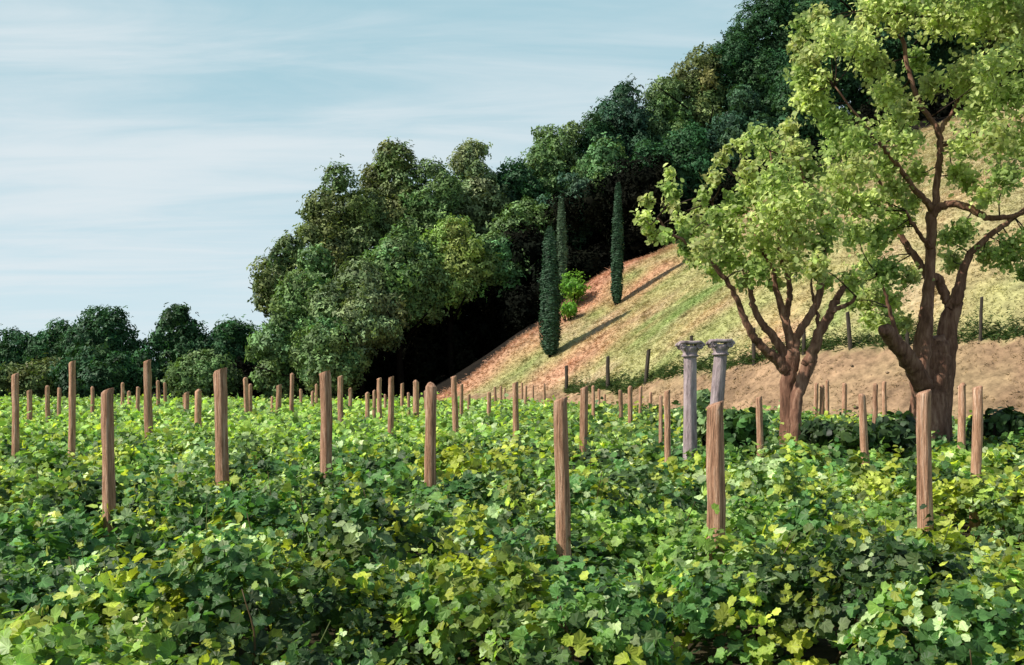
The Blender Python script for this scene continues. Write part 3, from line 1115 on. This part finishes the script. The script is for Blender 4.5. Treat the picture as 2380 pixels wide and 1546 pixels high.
def build_vines():
    parts = []
    bands = [(1.6, 8, 140, 8, .058, 'v'), (8, 14, 95, 8, .070, 'v'), (14, 25, 44, 7, .098, 'v'), (25, 42, 20, 6, .15, 'l'), (42, 80, 10, 5, .21, 'l')]
    for y0, y1, sh, per, size, tp in bands:
        area = .56 * (y1 ** 2 - y0 ** 2) + 5.2 * (y1 - y0)
        n = int(area * sh)
        y = np.sqrt(RNG.random(n) * (y1 ** 2 - y0 ** 2) + y0 ** 2)
        x = (RNG.random(n) * 2 - 1) * (.56 * y + 2.6)
        ok = in_field(x, y)
        ok &= RNG.random(n) < .12 + .88 * smooth(.20, .50, canopy(x, y)) + smooth(14, 30, y)
        x, y = x[ok], y[ok]
        n = len(x)
        h, pid = canopy(x, y, True)
        depth = RNG.exponential(.16, n)
        top = RNG.random(n) < .10                    # young shoots standing above the rest
        z = np.maximum(h - depth, .05) + top * RNG.uniform(.03, .20, n)
        g = np.clip(1 + RNG.normal(size=n) * .22, .5, 1.6)
        tint = vine_tint(x, y, g, pid)
        e = .12
        gx, gy = (canopy(x + e, y) - canopy(x - e, y)) / (2 * e), (canopy(x, y + e) - canopy(x, y - e)) / (2 * e)
        base_n = unit(np.stack((-gx * .7, -gy * .7, np.ones(n)), 1))
        cen = np.repeat(np.stack((x, y, z), 1), per, axis=0)
        m = len(cen)
        spread = size * .75
        j = RNG.normal(size=(m, 3)) * np.array((spread, spread, spread * .8))
        tt = np.repeat(top, per)
        j[tt] *= np.array((.45, .45, 1.7))
        cen = cen + j
        cen[:, 2] = np.maximum(cen[:, 2], .04)
        nor = np.repeat(base_n, per, axis=0) + RNG.normal(size=(m, 3)) * .62 + np.array((-.15, -.25, .1))
        k = np.repeat(tint, per, axis=0) * np.clip(1 + RNG.normal(size=(m, 1)) * .2, .5, 1.7)
        s = size * (.55 + .75 * RNG.random(m))
        s[tt] *= .75
        T = vine_leaf() if tp == 'v' else lobe_leaf()
        parts.append(scatter(*T, cen, nor, np.stack((s * (.95 + .35 * RNG.random(m)), s * 1.15, s * RNG.uniform(.2, 2.2, m)), 1), k,
                             shade=[1.1] + [1.0] * 14 if tp == 'v' else None))
    parts = [(v, f, k) for v, f, k in parts]
    uvs = []
    for (v, f, k), b in zip(parts, bands):
        tv = (vine_leaf() if b[5] == 'v' else lobe_leaf())[0][:, :2]
        uvs.append(np.tile(tv, (len(v) // len(tv), 1)))
    n = 420                                          # woody canes and green shoots between the leaves
    y = np.sqrt(RNG.random(n) * (15 ** 2 - 4) + 4)
    x = (RNG.random(n) * 2 - 1) * (.56 * y + 2)
    h = canopy(x, y)
    for i in range(n):
        a = np.array((x[i], y[i], .05))
        top = np.array((x[i] + RNG.normal() * .18, y[i] + RNG.normal() * .18, h[i] + RNG.uniform(-.1, .22)))
        m_ = (a + top) / 2 + RNG.normal(size=3) * .07
        v, f, k = tube([a, m_, top], [.012, .007, .003], 5, 4, .1)
        parts.append((v, f, np.tile(np.array((.13, .085, .04) if RNG.random() < .6 else (.16, .20, .06)), (len(v), 1))))
        uvs.append(np.full((len(v), 2), .35))
    V, F, K = join(parts)
    o = mesh_obj('vine_foliage', V, F, M_VINE, None, K, True, None, np.concatenate(uvs))
    set_props(o, 'sea of green and yellowing grape vine leaves filling the vineyard floor', 'vines', None, 'stuff')


# ------------------------------------------------------------------ vineyard stakes
def stake_mesh(x, y, h, w, shape, lean):
    square = shape in ('point', 'square', 'chamfer')
    n = 12
    if square:
        base = []
        for q in range(4):
            for dx in (-.30, 0.0, .30):
                a = math.pi / 2 * q + dx * 1.9
                r = .5 / max(abs(math.cos(a)), abs(math.sin(a)))
                base.append((math.cos(a) * min(r, .62), math.sin(a) * min(r, .62)))
        base = np.array(base)
        rot = random.uniform(.95, 1.25)
    else:
        a = np.arange(n) / n * 2 * np.pi
        base = np.stack((np.cos(a), np.sin(a)), 1) * .5 * (1 + .09 * np.sin(a * 2 + random.random() * 6))[:, None]
        rot = random.random()
    R = np.array(((math.cos(rot), -math.sin(rot)), (math.sin(rot), math.cos(rot))))
    base = base @ R.T
    base = base[np.argsort(np.arctan2(base[:, 1], base[:, 0]))]
    zs = list(np.linspace(-.15, h - w * .5, 9))
    sc = [1.0] * 9
    if shape == 'point':
        zs += [h - w * .45, h - w * .1, h]
        sc += [1, .5, .12]
    elif shape == 'round':
        zs += [h - w * .30, h - w * .12, h]
        sc += [.95, .78, .42]
    elif shape == 'chamfer':
        zs += [h - w * .12, h]
        sc += [1, .82]
    else:
        zs += [h - w * .05, h]
        sc += [1, .93]
    V = []
    rib = 1 + RNG.normal(size=(n, 1)) * .05
    wob = np.cumsum(RNG.normal(size=(len(zs), 2)) * w * .035, axis=0)
    for i, (z, s) in enumerate(zip(zs, sc)):
        t = z / h
        ring = base * rib * w * s * (1.06 - .10 * t) * (1 + RNG.normal(size=(n, 1)) * .045)
        zz = np.full((n, 1), z)
        if shape in ('square', 'chamfer') and i >= len(zs) - 2:
            zz = zz + ring[:, :1] * .35 * (1 if i == len(zs) - 1 else 1)
        V.append(np.hstack((ring + wob[i] + np.array(lean) * z, zz)))
    m = len(zs)
    V = np.vstack(V + [np.array([[*(wob[-1] + np.array(lean) * h), zs[-1] + w * .03]])])
    Q = [(i * n + k, i * n + (k + 1) % n, (i + 1) * n + (k + 1) % n, (i + 1) * n + k) for i in range(m - 1) for k in range(n)]
    T = [(m * n, (m - 1) * n + k, (m - 1) * n + (k + 1) % n) for k in range(n)]
    return V + np.array((x, y, 0)), [np.array(Q), np.array(T)]


# centre, top, foot where the leaves begin, width (2380 px view), top shape, label or None
STAKES = [
    (36, 869, 1044, 15, 'chamfer', 'leftmost stake of all, slim and brown at the left edge'),
    (69, 907, 983, 12, 'square'), (110, 896, 969, 12, 'round'), (137, 901, 969, 10, 'round'),
    (170, 840, 1044, 15, 'square', 'tall slim pinkish stake, second tallest at the far left'),
    (213, 898, 960, 8, 'point'),
    (258, 905, 1205, 27, 'chamfer', 'thick reddish stake in the left foreground, lowest foot on that side'),
    (285, 889, 949, 10, 'round'), (301, 908, 945, 8, 'point'), (321, 899, 959, 11, 'round'),
    (346, 838, 1000, 17, 'square', 'stake reaching highest against the trees left of the thick straight stake'),
    (367, 884, 945, 10, 'round'), (383, 889, 945, 9, 'round'), (427, 917, 955, 6, 'square'), (434, 912, 959, 11, 'square'),
    (458, 904, 989, 15, 'point'),
    (513, 858, 1137, 29, 'square', 'thick straight reddish stake left of the dark hollow in the wood'),
    (571, 877, 962, 12, 'round'), (582, 892, 959, 10, 'round'), (632, 921, 955, 6, 'point'), (648, 895, 955, 12, 'square'),
    (678, 867, 960, 12, 'round'), (700, 904, 945, 8, 'round'), (727, 908, 950, 7, 'point'), (735, 892, 947, 7, 'point'),
    (757, 864, 1113, 26, 'square', 'thick reddish stake with a dark gnarled foot, left of the hollow'),
    (792, 874, 980, 12, 'chamfer'), (814, 901, 955, 8, 'point'), (854, 911, 972, 10, 'point'), (869, 906, 969, 8, 'point'),
    (882, 879, 976, 11, 'chamfer'), (895, 916, 952, 6, 'point'), (908, 876, 1003, 13, 'square'), (935, 891, 945, 8, 'square'),
    (950, 912, 964, 9, 'round'), (968, 883, 967, 14, 'point'), (989, 908, 955, 9, 'round'),
    (1007, 888, 1137, 27, 'point', 'thick stake cut to a sharp point, below the foot of the hill'),
    (1055, 875, 1005, 13, 'chamfer'), (1072, 892, 966, 10, 'round'), (1090, 916, 955, 8, 'round'), (1137, 911, 964, 10, 'round'),
    (1152, 899, 945, 7, 'round'), (1164, 898, 942, 6, 'round'), (1173, 902, 934, 5, 'round'), (1197, 889, 1000, 14, 'square'),
    (1213, 889, 938, 5, 'point'), (1223, 896, 947, 7, 'round'), (1240, 896, 938, 6, 'round'), (1266, 891, 943, 7, 'round'),
    (1303, 926, 1292, 34, 'chamfer', 'broad brown stake in the middle foreground, its foot nearest the bottom'),
    (1355, 900, 1035, 17, 'chamfer'), (1379, 896, 969, 10, 'round'), (1393, 904, 945, 8, 'round'), (1405, 916, 942, 6, 'round'),
    (1442, 906, 979, 11, 'round'), (1464, 897, 986, 13, 'round'), (1488, 897, 959, 10, 'round'), (1512, 911, 945, 9, 'round'),
    (1535, 919, 1040, 9, 'round'), (1549, 908, 1067, 16, 'square'),
    (1666, 937, 1243, 41, 'chamfer', 'broad orange-brown stake standing in front of the right stone column'),
    (1766, 923, 1069, 15, 'square', 'slim stake alone between the right stone column and the small tree'),
    (1895, 890, 967, 11, 'round'), (1912, 895, 967, 11, 'round'), (1925, 883, 975, 11, 'round'), (1962, 890, 965, 13, 'round'),
    (2009, 915, 1081, 19, 'round'), (2038, 891, 1011, 14, 'round'), (2058, 886, 970, 12, 'round'),
    (2152, 910, 1243, 35, 'chamfer', 'broad brown stake in front of the big tree\'s trunk'),
    (2237, 889, 1045, 18, 'point', 'left stake of the pair right of the big tree\'s trunk'),
    (2271, 899, 1113, 24, 'chamfer', 'right stake of the pair near the right edge, thicker of the two'),
]
ORD = ['first', 'second', 'third', 'fourth', 'fifth', 'sixth', 'seventh', 'eighth', 'ninth', 'tenth', 'eleventh', 'twelfth', 'thirteenth']
SHORT = {36: 'leftmost stake', 170: 'tall slim stake', 258: 'thick reddish left stake', 346: 'highest left stake', 513: 'thick straight stake', 757: 'gnarled-foot stake',
         1007: 'sharp-pointed stake', 1303: 'broad middle stake', 1666: 'orange-brown stake', 1766: 'lone slim stake'}


def stake_y(s):
    return min(max(1.2 * FOCAL / (s[2] - HORIZON), 6.0), 63.0)


STAKE_XY += [((q[0] - 1190) / FOCAL * stake_y(q), stake_y(q)) for q in STAKES if stake_y(q) < 16]


def build_stakes():
    last, k = None, 0
    for s in STAKES:
        u, vt, vb, w, shape = s[:5]
        if len(s) > 5:
            lab = s[5]
            last, k = u, 0
        else:
            if u > 1860:
                seq = (1895, 1912, 1925, 1962, 2009, 2038, 2058)
                lab = ['first of the three clustered short stakes right of the small tree', 'middle of the three clustered short stakes right of the small tree',
                       'tallest and last of the three clustered stakes right of the small tree', 'single short stake between the clustered three and the big tree',
                       'longest stake between the two trees, its foot lowest of them', 'left of the two close stakes beside the big tree\'s trunk',
                       'right of the two close stakes beside the big tree\'s trunk'][seq.index(u)]
            else:
                adj = 'slim' if w < 9 else 'short' if (vb - vt) < 80 else 'mid-sized'
                lab = f'{adj} stake, {ORD[k]} to the right of the {SHORT[last]}'
                k += 1
        Y = stake_y(s)
        p = P(u, vt, Y)
        if seg_dist(np.array([p[0]]), np.array([Y]), FOOT)[0] > -.8:
            while seg_dist(np.array([p[0]]), np.array([Y]), FOOT)[0] > -.8:
                Y -= .5
                p = P(u, vt, Y)
        wm = max(w * .88 / FOCAL * Y, .075)
        lean = (RNG.normal() * .016, RNG.normal() * .016)
        V, F = stake_mesh(p[0] - lean[0] * p[2], Y, p[2], wm, shape, lean)
        o = mesh_obj('vineyard_stake', V, F, M_WOOD, None, None, False, (p[0], Y, 0))
        set_props(o, lab, 'stake', 'wooden vineyard stakes')


# ------------------------------------------------------------------ fence posts on the bank
FENCE_POSTS = [
    (1317, 850, 905, 7, 0, 'thin dark fence post farthest left, below the left cypress'),
    (1413, 828, 893, 8, 0, 'thin fence post second from the left, below the lone cypress'),
    (1505, 812, 880, 8, .10, 'thin dark fence post leaning right, left of the stone columns'),
    (1608, 780, 862, 7, 0, 'thin dark fence post behind the left stone column\'s capital'),
    (1752, 762, 836, 8, 0, 'thin dark fence post seen left of the small tree\'s trunk'),
    (1868, 764, 818, 7, 0, 'thin dark fence post between the small tree\'s forked stems'),
    (1972, 725, 803, 9, -.10, 'leaning pale-edged fence post between the two light-leaved trees'),
    (2109, 742, 794, 8, -.03, 'dark fence post under the big tree\'s lowest leaves'),
    (2280, 690, 785, 7, .04, 'thin dark fence post alone at the right, beyond the big tree'),
]


def build_fence_posts():
    for (u, vt, vb, w, lean, lab) in FENCE_POSTS:
        fx = [f for f in FENCE]
        Y = float(np.interp(u, [f[0] for f in fx], [f[2] for f in fx])) - .25
        b = P(u, vb, Y)
        b[2] = hz(b[0], Y)
        top = EYE + (HORIZON - vt) / FOCAL * Y
        h = top - b[2]
        V, F = stake_mesh(0, 0, h, w / FOCAL * Y, 'square', (lean, 0))
        V = V + b - np.array((lean * h * .5, 0, 0))
        o = mesh_obj('fence_post', V, F, M_FENCE, None, None, False, b)
        set_props(o, lab, 'fence post', 'dark posts along the hillside fence line')


# ------------------------------------------------------------------ stone columns
def column(u, vt, Y, wid, cap_w, lean, label, seed):
    b = P(u, HORIZON, Y)
    b[2] = 0
    topz = EYE + (HORIZON - vt) / FOCAL * Y
    R = wid / FOCAL * Y / 2
    CW = cap_w / FOCAL * Y / 2
    cap_h = 38 / FOCAL * Y
    t = empty('stone_column', b, label, 'column', 'pair of old stone columns')
    n = 40
    a = np.arange(n) / n * 2 * np.pi
    rng = np.random.default_rng(seed)
    V = []
    zs = np.concatenate(([-.1, .05, .08], np.linspace(.12, topz - cap_h, 16)))
    for i, z in enumerate(zs):
        f = z / topz
        rr = R * (1.13 - .20 * f) * (1 - .045 * (np.cos(a * 10 + f * (1.6 if seed == 2 else .5)) > .3))
        rr = rr * (1 + rng.normal(size=n) * .012 + .03 * np.sin(a * 2 + z * 3 + seed))
        V.append(np.stack((b[0] + np.cos(a) * rr + lean * z, b[1] + np.sin(a) * rr, np.full(n, z)), 1))
    m = len(zs)
    V = np.vstack(V)
    Q = [(i * n + k, i * n + (k + 1) % n, (i + 1) * n + (k + 1) % n, (i + 1) * n + k) for i in range(m - 1) for k in range(n)]
    mesh_obj('shaft', V, np.array(Q), M_STONE, t)
    cx = b[0] + lean * (topz - cap_h)
    z0 = topz - cap_h
    parts = []
    # collar and bell
    prof = [(0, R * .95), (.04, R * 1.22), (.14, R * 1.26), (.18, R * 1.05), (.34, R * 1.10), (.52, R * 1.45), (.66, CW * .86), (.70, CW * .80)]
    V = np.vstack([np.stack((cx + np.cos(a) * r * (1 + rng.normal(size=n) * .02), b[1] + np.sin(a) * r * (1 + rng.normal(size=n) * .02), np.full(n, z0 + f * cap_h)), 1) for f, r in prof])
    Q = [(i * n + k, i * n + (k + 1) % n, (i + 1) * n + (k + 1) % n, (i + 1) * n + k) for i in range(len(prof) - 1) for k in range(n)]
    mesh_obj('capital', V, np.array(Q), M_STONE, t, None, True)
    # scrolls at the four corners
    for sx in (-1, 1):
        for sy in (-1, 1):
            c = np.array((cx + sx * CW * .80, b[1] + sy * CW * .72, z0 + cap_h * .68))
            ang = np.linspace(0, 2 * np.pi * 1.6, 22)
            rr = np.linspace(cap_h * .22, cap_h * .04, 22)
            pts = np.stack((c[0] + sx * np.cos(ang) * rr, np.full(22, c[1]) + sy * np.linspace(0, .012, 22), c[2] + np.sin(ang) * rr), 1)
            v, f, _ = tube(pts, np.linspace(CW * .15, CW * .10, 22), 7, 1, .05)
            mesh_obj('scroll', v, f, M_STONE, t)
    # worn top slab
    k = 24
    an = np.arange(k) / k * 2 * np.pi
    sq = np.stack((np.cos(an), np.sin(an)), 1)
    sq = sq / np.maximum(np.abs(sq).max(1, keepdims=True), .74) * CW * .98
    rows = []
    for z, s in ((.80, .92), (.86, 1.0), (.97, 1.0), (1.0, .95)):
        rows.append(np.hstack((sq * s * (1 + rng.normal(size=(k, 1)) * .025) + np.array((cx, b[1])), np.full((k, 1), z0 + cap_h * z) + rng.normal(size=(k, 1)) * .004)))
    V = np.vstack(rows + [np.array([[cx, b[1], z0 + cap_h]]), np.array([[cx, b[1], z0 + cap_h * .80]])])
    Q = [(i * k + j, i * k + (j + 1) % k, (i + 1) * k + (j + 1) % k, (i + 1) * k + j) for i in range(3) for j in range(k)]
    T = [(4 * k, 3 * k + j, 3 * k + (j + 1) % k) for j in range(k)] + [(4 * k + 1, (j + 1) % k, j) for j in range(k)]
    mesh_obj('abacus', V, [np.array(Q), np.array(T)], M_STONE, t)
    # shaft crown under the bell
    return t


# ------------------------------------------------------------------ the two light-leaved trees
def near_tree(name, Y, trunk, limbs, lumps, label, cat, per, leaf, col, cols2, seed, depth=1.3, twig_r=.012):
    rng = np.random.default_rng(seed)
    base = P(trunk[0][0][0], 945, Y)
    base[2] = 0.0
    t = empty(name, base, label, cat, 'light-leaved trees at the vineyard edge')
    px = Y / FOCAL
    tv = []
    nodes = []
    for poly in trunk:
        pts, rad = [], []
        for q in poly:
            dy = q[3] if len(q) > 3 else 0
            p = P(q[0], q[1], Y + dy)
            pts.append(p)
            rad.append(q[2] / 2 * px)
        tv.append(tube(pts, rad, 16, 5, .10, .008))
    V, F, K = join(tv)
    mesh_obj('trunk', V, F, M_BARK, t, None, True)
    for poly in limbs:
        d0, d1 = poly[0]
        pts, rad = [], []
        m = len(poly) - 1
        for i, q in enumerate(poly[1:]):
            dy = d0 + (d1 - d0) * (i / max(m - 1, 1))
            pts.append(P(q[0], q[1], Y + dy))
            rad.append(q[2] / 2 * px)
            if i:
                nodes.append(pts[-1])
                nodes.append((pts[-1] + pts[-2]) / 2)
        v, f, _ = tube(pts, rad, 10, 6, .10, .012)
        mesh_obj('branch', v, f, M_BARK, t, None, True)
    nodes = np.array(nodes)
    parts, tw = [], []
    T, F = oval_leaf()
    for (u, v, r) in lumps:
        R = r * px * 1.06
        # each measured tuft is a handful of sprays at different depths
        reps = 2 if r > 45 else 1
        for q in range(reps):
            dy = rng.normal() * depth * .55
            c = P(u, v, Y + dy)
            n = int(per * (r / 55) ** 2 / reps)
            d = rand_dirs(n)
            rr = R * rng.random(n) ** .42
            p = c + d * rr[:, None] * np.array((1.0, 1.25, 1.0))
            # gather leaves round twiglets
            tn = max(4, n // 14)
            td = rand_dirs(tn) * (R * .72) * (rng.random(tn) ** .33)[:, None]
            pick = rng.integers(0, tn, n)
            p = .35 * p + .65 * (c + td[pick] + rng.normal(size=(n, 3)) * R * .33)
            nor = d * .5 + rng.normal(size=(n, 3)) * .7 + np.array((-.2, -.1, .35))
            mixv = rng.random(n)[:, None]
            kk = np.asarray(col)[None] * (1 - mixv) + np.asarray(cols2[rng.integers(0, len(cols2))])[None] * mixv
            kk = kk * np.clip(1 + rng.normal(size=(n, 1)) * .25, .4, 1.8)
            s = leaf * (.6 + .7 * rng.random(n))
            parts.append(scatter(T, F, p, nor, np.stack((s * 1.25, s, s), 1), kk))
            a = nodes[np.argmin(np.linalg.norm(nodes - c, axis=1))]
            bend = (a + c) / 2 + rng.normal(size=3) * .08
            tw.append(tube([a, bend, c], [twig_r * 1.5, twig_r, twig_r * .5], 5, 3, .05))
            for e in td[:4]:
                tw.append(tube([c, c + e], [twig_r * .6, twig_r * .3], 4, 2, .05))
    parts += [(v, f, np.tile(np.array((.07, .042, .028)), (len(v), 1))) for v, f, _ in tw]
    V, F, K = join(parts)
    mesh_obj('crown', V, F, M_TREE, t, K)
    return t


SMALL_TRUNK = [[(1834, 1125, 46), (1833, 1010, 36), (1831, 940, 32), (1832, 880, 33), (1838, 845, 38), (1843, 815, 34)],
               [(1850, 1125, 28, -.5), (1850, 1050, 22, -.5), (1850, 985, 23, -.45), (1852, 930, 30, -.35), (1868, 880, 30, -.3), (1884, 835, 28, -.3)]]
SMALL_LIMBS = [
    [(0, -.6), (1830, 862, 34), (1806, 836, 26), (1777, 812, 21), (1748, 775, 18), (1726, 732, 15), (1708, 682, 13), (1660, 620, 10), (1600, 570, 8), (1552, 538, 6), (1528, 505, 4)],
    [(0, .5), (1836, 842, 30), (1812, 804, 22), (1792, 776, 19), (1768, 748, 16), (1748, 698, 13), (1738, 650, 10), (1700, 560, 8), (1655, 470, 5)],
    [(0, .3), (1842, 830, 26), (1836, 784, 20), (1822, 728, 18), (1804, 672, 14), (1795, 622, 11), (1772, 588, 9), (1740, 500, 6), (1720, 420, 4)],
    [(0.1, -.2), (1826, 745, 16), (1834, 700, 15), (1834, 660, 13), (1820, 606, 11), (1808, 550, 9), (1800, 450, 6), (1790, 350, 4)],
    [(0, .2), (1844, 825, 30), (1852, 780, 21), (1892, 720, 18), (1908, 664, 15), (1917, 598, 12), (1912, 500, 9), (1870, 420, 6), (1850, 330, 4)],
    [(-.3, -.5), (1876, 850, 30), (1892, 808, 26), (1909, 766, 24), (1933, 718, 21), (1950, 688, 16), (1962, 664, 12)],
    [(-.4, -.8), (1926, 730, 14), (1940, 720, 12), (1970, 708, 9), (1990, 690, 6)],
    [(-.2, .6), (1906, 780, 11), (1899, 735, 9), (1890, 690, 7), (1884, 640, 5)],
]
SMALL_LUMPS = [(1503, 470, 22), (1500, 510, 30), (1512, 545, 30), (1545, 550, 24), (1560, 400, 20), (1557, 440, 30), (1565, 480, 30), (1580, 515, 26), (1600, 545, 34),
               (1690, 345, 18), (1672, 375, 24), (1655, 415, 28), (1640, 455, 24), (1628, 480, 22), (1625, 520, 34), (1660, 500, 32), (1760, 310, 30), (1725, 335, 30), (1790, 345, 50), (1835, 300, 30),
               (1850, 355, 48), (1875, 400, 46), (1800, 420, 62), (1740, 400, 34), (1745, 450, 44), (1860, 460, 60), (1710, 480, 44), (1790, 500, 60), (1690, 540, 56), (1640, 580, 48),
               (1850, 540, 58), (1770, 570, 56), (1700, 600, 50), (1660, 630, 34), (1610, 600, 30), (1900, 480, 40), (1905, 560, 46), (1900, 620, 40), (1840, 610, 48), (1760, 630, 40),
               (1800, 660, 30), (1920, 660, 26), (1725, 655, 26), (1935, 520, 36), (1590, 575, 24)]
BIG_TRUNK = [[(2156, 1110, 118), (2158, 1030, 100), (2160, 965, 82), (2164, 910, 76), (2172, 865, 74), (2172, 815, 70), (2168, 785, 50)],
             [(2152, 985, 34, -.15), (2140, 890, 44, -.2), (2146, 820, 46, -.15), (2150, 758, 36, -.1), (2155, 698, 28), (2161, 638, 24), (2163, 558, 22), (2167, 494, 25)],
             [(2184, 1105, 60, .1), (2187, 960, 50, .1), (2194, 880, 48, .1), (2202, 820, 44, .1), (2203, 760, 42, .1), (2220, 700, 34, .1)]]
BIG_LIMBS = [
    [(-.3, -1.2), (2146, 900, 46), (2121, 850, 40), (2092, 812, 37), (2066, 778, 33), (2056, 764, 26)],
    [(.1, -.4), (2210, 720, 38), (2222, 692, 33), (2237, 638, 22), (2257, 590, 17), (2297, 550, 14), (2329, 526, 12), (2385, 482, 9), (2430, 440, 6)],
    [(0, .8), (2163, 650, 24), (2151, 632, 19), (2121, 590, 16), (2093, 542, 13), (2070, 480, 9), (2030, 400, 6)],
    [(0, -.6), (2164, 580, 12), (2151, 562, 11), (2125, 526, 8), (2105, 490, 5)],
    [(0, -.9), (2168, 500, 20), (2160, 478, 16), (2121, 434, 13), (2081, 378, 11), (2049, 338, 8), (2000, 280, 6), (1940, 200, 4)],
    [(0, .3), (2168, 500, 22), (2175, 470, 17), (2179, 410, 15), (2185, 358, 14), (2181, 306, 14), (2161, 274, 12), (2137, 238, 11), (2116, 180, 10), (2096, 88, 9), (2080, 24, 8), (2064, -50, 6)],
    [(.3, 1.0), (2182, 312, 12), (2197, 282, 10), (2213, 262, 8), (2240, 200, 6), (2290, 120, 4)],
    [(0, -.8), (2168, 500, 22), (2184, 481, 18), (2221, 474, 17), (2261, 490, 16), (2297, 506, 14), (2349, 502, 11), (2400, 480, 7), (2450, 420, 5)],
    [(.1, .2), (2160, 640, 20), (2180, 652, 22), (2196, 690, 22), (2208, 722, 20)],
    [(-.9, -1.1), (2090, 800, 12), (2072, 740, 9), (2060, 690, 6), (2040, 640, 4)],
    [(.5, 1.4), (2180, 340, 10), (2230, 330, 8), (2290, 290, 6), (2350, 220, 4)],
]
BIG_LUMPS = [(1870, 60, 44), (1905, 40, 36), (1850, 110, 34), (1880, 130, 46), (1935, 90, 55), (1860, 175, 40), (1868, 230, 40), (1905, 250, 42), (1910, 190, 34), (1990, 110, 55), (1940, 290, 50),
             (2010, 60, 40), (2030, 20, 55), (2100, -10, 60), (2030, 150, 48), (2065, 215, 55), (2090, 60, 30), (2130, 140, 40), (2180, 40, 70), (2160, -30, 60), (2270, 40, 75), (2350, 50, 70),
             (2250, -40, 70), (2350, -40, 70), (2240, 180, 62), (2160, 200, 40), (2300, 165, 60), (2370, 215, 60), (2400, 120, 60), (2280, 250, 70), (2070, 290, 55), (2000, 320, 55), (1950, 350, 50),
             (1935, 410, 46), (1990, 400, 50), (2060, 370, 52), (2110, 330, 46), (2110, 260, 40), (2020, 470, 50), (1965, 470, 40), (2080, 440, 48), (1990, 540, 42), (2040, 550, 50), (2090, 510, 44),
             (2020, 620, 46), (1985, 650, 36), (2060, 630, 44), (2070, 700, 42), (2020, 700, 42), (1985, 700, 28), (2095, 750, 30), (2060, 750, 34), (2020, 745, 26), (2110, 640, 34),
             (2240, 340, 46), (2320, 320, 60), (2380, 330, 50), (2250, 420, 40), (2340, 410, 56), (2240, 540, 42), (2290, 590, 40), (2210, 600, 36), (2340, 590, 46), (2390, 560, 50), (2290, 460, 34),
             (2390, 640, 36), (2200, 560, 30), (2220, 400, 34), (2420, 250, 70), (2440, 30, 80), (2440, 400, 60), (2130, 400, 40), (2120, 470, 30)]


# ------------------------------------------------------------------ build everything
near_tree('almond_tree', 22.0, SMALL_TRUNK, SMALL_LIMBS, SMALL_LUMPS, 'smaller light-leaved tree with several slender forked stems right of the columns', 'tree', 480, .115,
          (.45, .56, .19), ((.70, .78, .31), (.26, .37, .10), (.49, .49, .21)), 5)
near_tree('spreading_tree', 24.0, BIG_TRUNK, BIG_LIMBS, BIG_LUMPS, 'big light-leaved tree with a massive dark trunk at the right edge', 'tree', 480, .125,
          (.43, .54, .185), ((.70, .78, .31), (.23, .34, .09), (.45, .46, .19)), 6)
column(1604, 793, 17.6, 31, 52, 0.0, 'left stone column, straight mauve-grey shaft with scrolled capital', 1)
column(1650, 789, 19.0, 31, 50, .075, 'right stone column, tilted and half hidden by the orange-brown stake', 2)
build_stakes()
build_fence_posts()
cypress(1280, 527, 831, 47, 75, 'stout dark cypress lowest on the slope, left of the round bushes', ground_hit(1280, 829))
cypress(1306, 462, 735, 25, 88, 'slim paler cypress rising directly behind the stout one', None, (.075, .125, .065))
cypress(1437, 425, 710, 26, 80, 'lone tall thin cypress on reddish soil, right of the round bushes', ground_hit(1434, 708))
bush(1333, 664, 36, 84.0, (.18, .38, .05), 'larger bright green round bush beside the stout cypress', leaf=.20, group='bright round bushes')
bush(1321, 722, 25, 81.5, (.21, .43, .055), 'small bright green round bush, lower of the two by the cypress', leaf=.18, group='bright round bushes', lumps_n=7)
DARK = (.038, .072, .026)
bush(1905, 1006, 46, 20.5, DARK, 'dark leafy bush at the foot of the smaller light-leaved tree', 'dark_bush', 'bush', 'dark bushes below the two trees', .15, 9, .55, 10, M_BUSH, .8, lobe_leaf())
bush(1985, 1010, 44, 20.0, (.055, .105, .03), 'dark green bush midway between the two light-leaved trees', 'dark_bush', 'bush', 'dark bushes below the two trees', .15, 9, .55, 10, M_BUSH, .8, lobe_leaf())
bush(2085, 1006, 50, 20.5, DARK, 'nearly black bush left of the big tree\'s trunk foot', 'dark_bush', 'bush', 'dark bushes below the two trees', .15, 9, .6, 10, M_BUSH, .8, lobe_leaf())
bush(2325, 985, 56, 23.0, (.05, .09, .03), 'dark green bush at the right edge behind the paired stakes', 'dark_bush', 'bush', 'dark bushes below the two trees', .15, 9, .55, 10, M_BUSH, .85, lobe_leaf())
bush(1726, 1000, 50, 20.0, (.07, .15, .045), 'green bush right of the right stone column', 'leafy_bush', 'bush', None, .14, 9, .9, 10, M_BUSH, .8, lobe_leaf())
bush(1636, 972, 36, 20.5, (.22, .32, .13), 'pale green bush glimpsed between the two stone columns', 'leafy_bush', 'bush', None, .13, 9, 2.0, 12, M_BUSH, .8, lobe_leaf())
for f in FOREST:
    forest_tree(*f)
build_shade_thicket()
build_grass()
build_vines()
